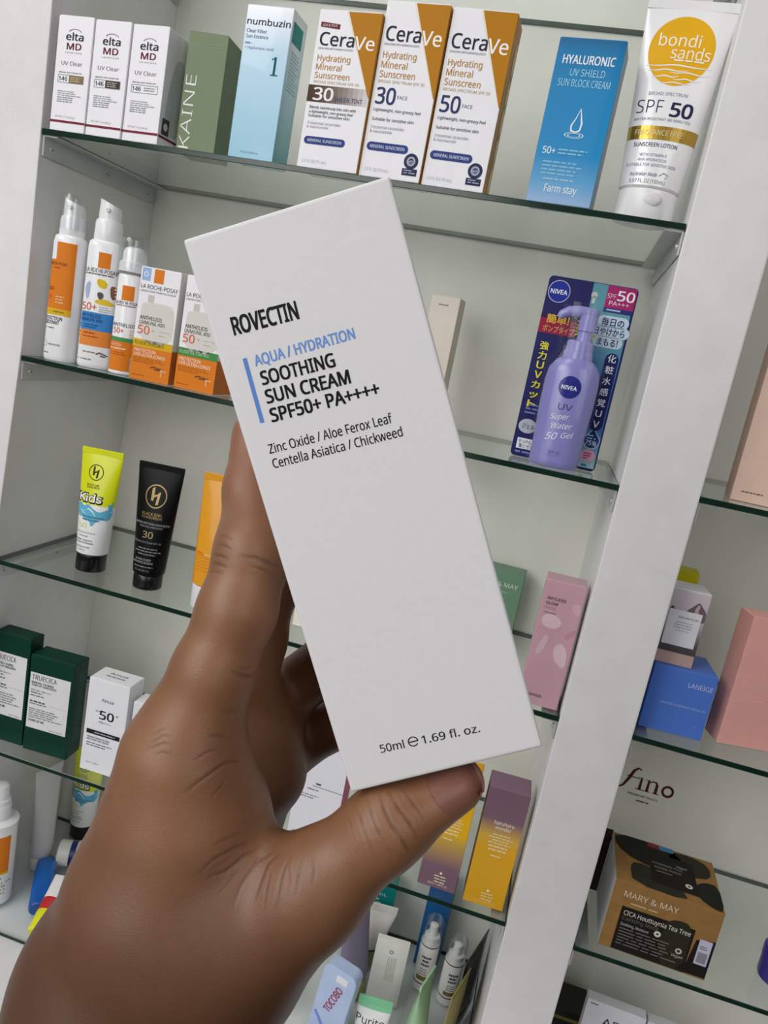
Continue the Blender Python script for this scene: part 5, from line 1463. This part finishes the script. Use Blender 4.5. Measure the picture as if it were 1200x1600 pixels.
tmp = thing('wall_decal', 'dark red cursive lettering decal on the back wall above the brown box', 'decal', (0.6800, D - .0002, -.5900), 0)
dec.build(tmp, Flat((0, 0, 0), (.80, 0, 0), (.0, 0, .80)))

# brown mask box
Z0 = ZH + .0003
KR = M('96703F', .6, vary=.08, scale=120); BK = '1C1B15'; OLV = '2B2A1C'
w, h, d = .0968, .0715, .078
t, f, r, top = carton('mask_box', 'brown and black sheet mask box with its side flap open', 'box', (.6660, .0140), Z0, -1.5, w, h, d, KR, mats={'left': M('C9CCCB', .5)}, flap=False)
A = Art(w, h)
A.rect(.12, .345, .80, .985, '1A1614', 1, 'black_panel'); A.blob([(.52, .40), (.58, .31), (.66, .285), (.74, .30), (.78, .45), (.78, .98), (.54, .98)], OLV, 2, 'leaf_print'); A.quad([(.83, .47), (.998, .42), (.998, .97), (.79, .975)], '1A1716', 2, 'leaf_print')
A.t('MARY & MAY', .36, .165, .085, 'DCCFB4', w=.50, wt=0, part='brand_lettering'); A.greek(.19, .27, .45, 1, .02, .018, 'C9B48E', seed=1)
A.t('CICA Houttuynia Tea Tree', .15, .425, .065, 'D6D0C6', w=.62, wt=1, al='L', layer=4); A.t('Calming Mask', .15, .505, .055, '6E665C', w=.34, al='L', layer=4)
A.disc(.49, .575, .032, 'D6D0C6', 4, 'face_mark', hole=.35); A.disc(.71, .71, .03, 'C9C3BA', 4, 'face_mark', hole=.5); A.t('Vegan', .71, .785, .04, 'C9C3BA', w=.10, layer=4, shear=.3)
A.t('Soothing, Moisture', .15, .595, .040, 'C9C3BA', w=.26, al='L', layer=4); A.greek(.15, .65, .74, 6, .045, .014, '7A7268', seed=5, layer=4)
A.rect(.86, .44, .975, .80, 'C6C4DA', 4, 'price_sticker'); A.greek(.875, .53, .96, 2, .03, .014, '77758A', seed=4, layer=5); A.rect(.875, .62, .96, .77, '8D8B94', 5, 'price_sticker')
A.build(t, f)
B = Art(w, d)
B.blob([(.01, .01), (.45, .0), (.66, .10), (.70, .45), (.50, .56), (.20, .50), (.02, .30)], BK, 1, 'leaf_print'); B.blob([(.55, .06), (.80, .03), (.95, .14), (.94, .40), (.76, .48), (.56, .42)], OLV, 1, 'leaf_print'); B.rect(.34, .20, .78, .84, '171510', 2, 'black_panel')
B.blob([(.14, .66), (.20, .52), (.44, .58), (.62, .80), (.68, .995), (.16, .97)], '2A291F', 1, 'leaf_print'); B.blob([(.74, .66), (.86, .50), (.998, .50), (.998, .99), (.90, .98), (.78, .86)], BK, 1, 'leaf_print')
B.rect(.34, .0, .46, .10, '8C2F38', 3, 'red_sticker'); B.rect(.46, .0, .60, .10, '4C86B4', 3, 'blue_sticker')
B.t('HYDROGEL FULL', .52, .42, .035, 'A9A498', w=.30, layer=4); B.t('MASK PACK', .52, .50, .035, 'A9A498', w=.26, layer=4); B.greek(.40, .57, .66, 1, .03, .014, '8A8478', seed=2, layer=4); B.disc(.70, .70, .035, 'D0CBC0', 4, 'face_mark', hole=.35); B.t('Vegan', .66, .36, .04, 'B9B4A8', w=.10, layer=4, shear=.3)
B.build(t, top, lift=.00002)
# flap standing open on the left
fl = box_bm(-w/2 - .0125, -w/2 - .0004, d/2 - .0012, d/2 - .0004, .001, h + .002, .0003, 1)
o = link_mesh('side_flap', fl, M('2E2014', .6), t); o['label'] = 'dark brown open side flap'
# items on the base below
Z0 = ZE + .0003
t, f, r, top = carton('cream_carton', 'white carton with black letters on the floor below the brown box', 'carton', (.6910, .1000), ZE - .005, -2, .0620, .0970, .014, M('DEDDE4', .42))
A = Art(.062, .097); A.t('AP', .47, .22, .11, '26262A', w=.30); A.greek(.06, .03, .2, 1, .02, .012, '55555A', seed=1); A.build(t, f)
carton('cream_carton', 'white carton at the bottom edge right of the lettered white carton', 'carton', (.7560, .1020), ZE - .005, -2, .0500, .0925, .014, M('D8D8DE', .42))
t, f, r, top = carton('mask_box', 'dark olive box with gold stripe tucked behind the lettered white carton', 'box', (.6480, .1480), ZE - .005, 0, .060, .0300, .045, M('2B2A20', .4))
A = Art(.06, .03); A.rect(0, .25, 1, .40, '8A7A4A', 2, 'gold_stripe'); A.build(t, f)
lathe_part_t = thing('cream_jar', 'small indigo jar at the right edge beside the brown box', 'jar', (.8350, .0480, ZH + .0003), 0)
lathe_part('jar_body', [(0, .017, .017), (.002, .018, .018), (.020, .018, .018), (.0205, .0165, .0165)], M('2A1F86', .3, coat=.3), lathe_part_t, 36, 40)
lathe_part('lid', [(.0205, .0185, .0185), (.030, .0185, .0185), (.0315, .0170, .0170)], M('2A1F86', .3, coat=.3), lathe_part_t, 36, 40)

b_ = bpy.data.scenes.get('glyph_bench')
if b_: bpy.data.scenes.remove(b_)
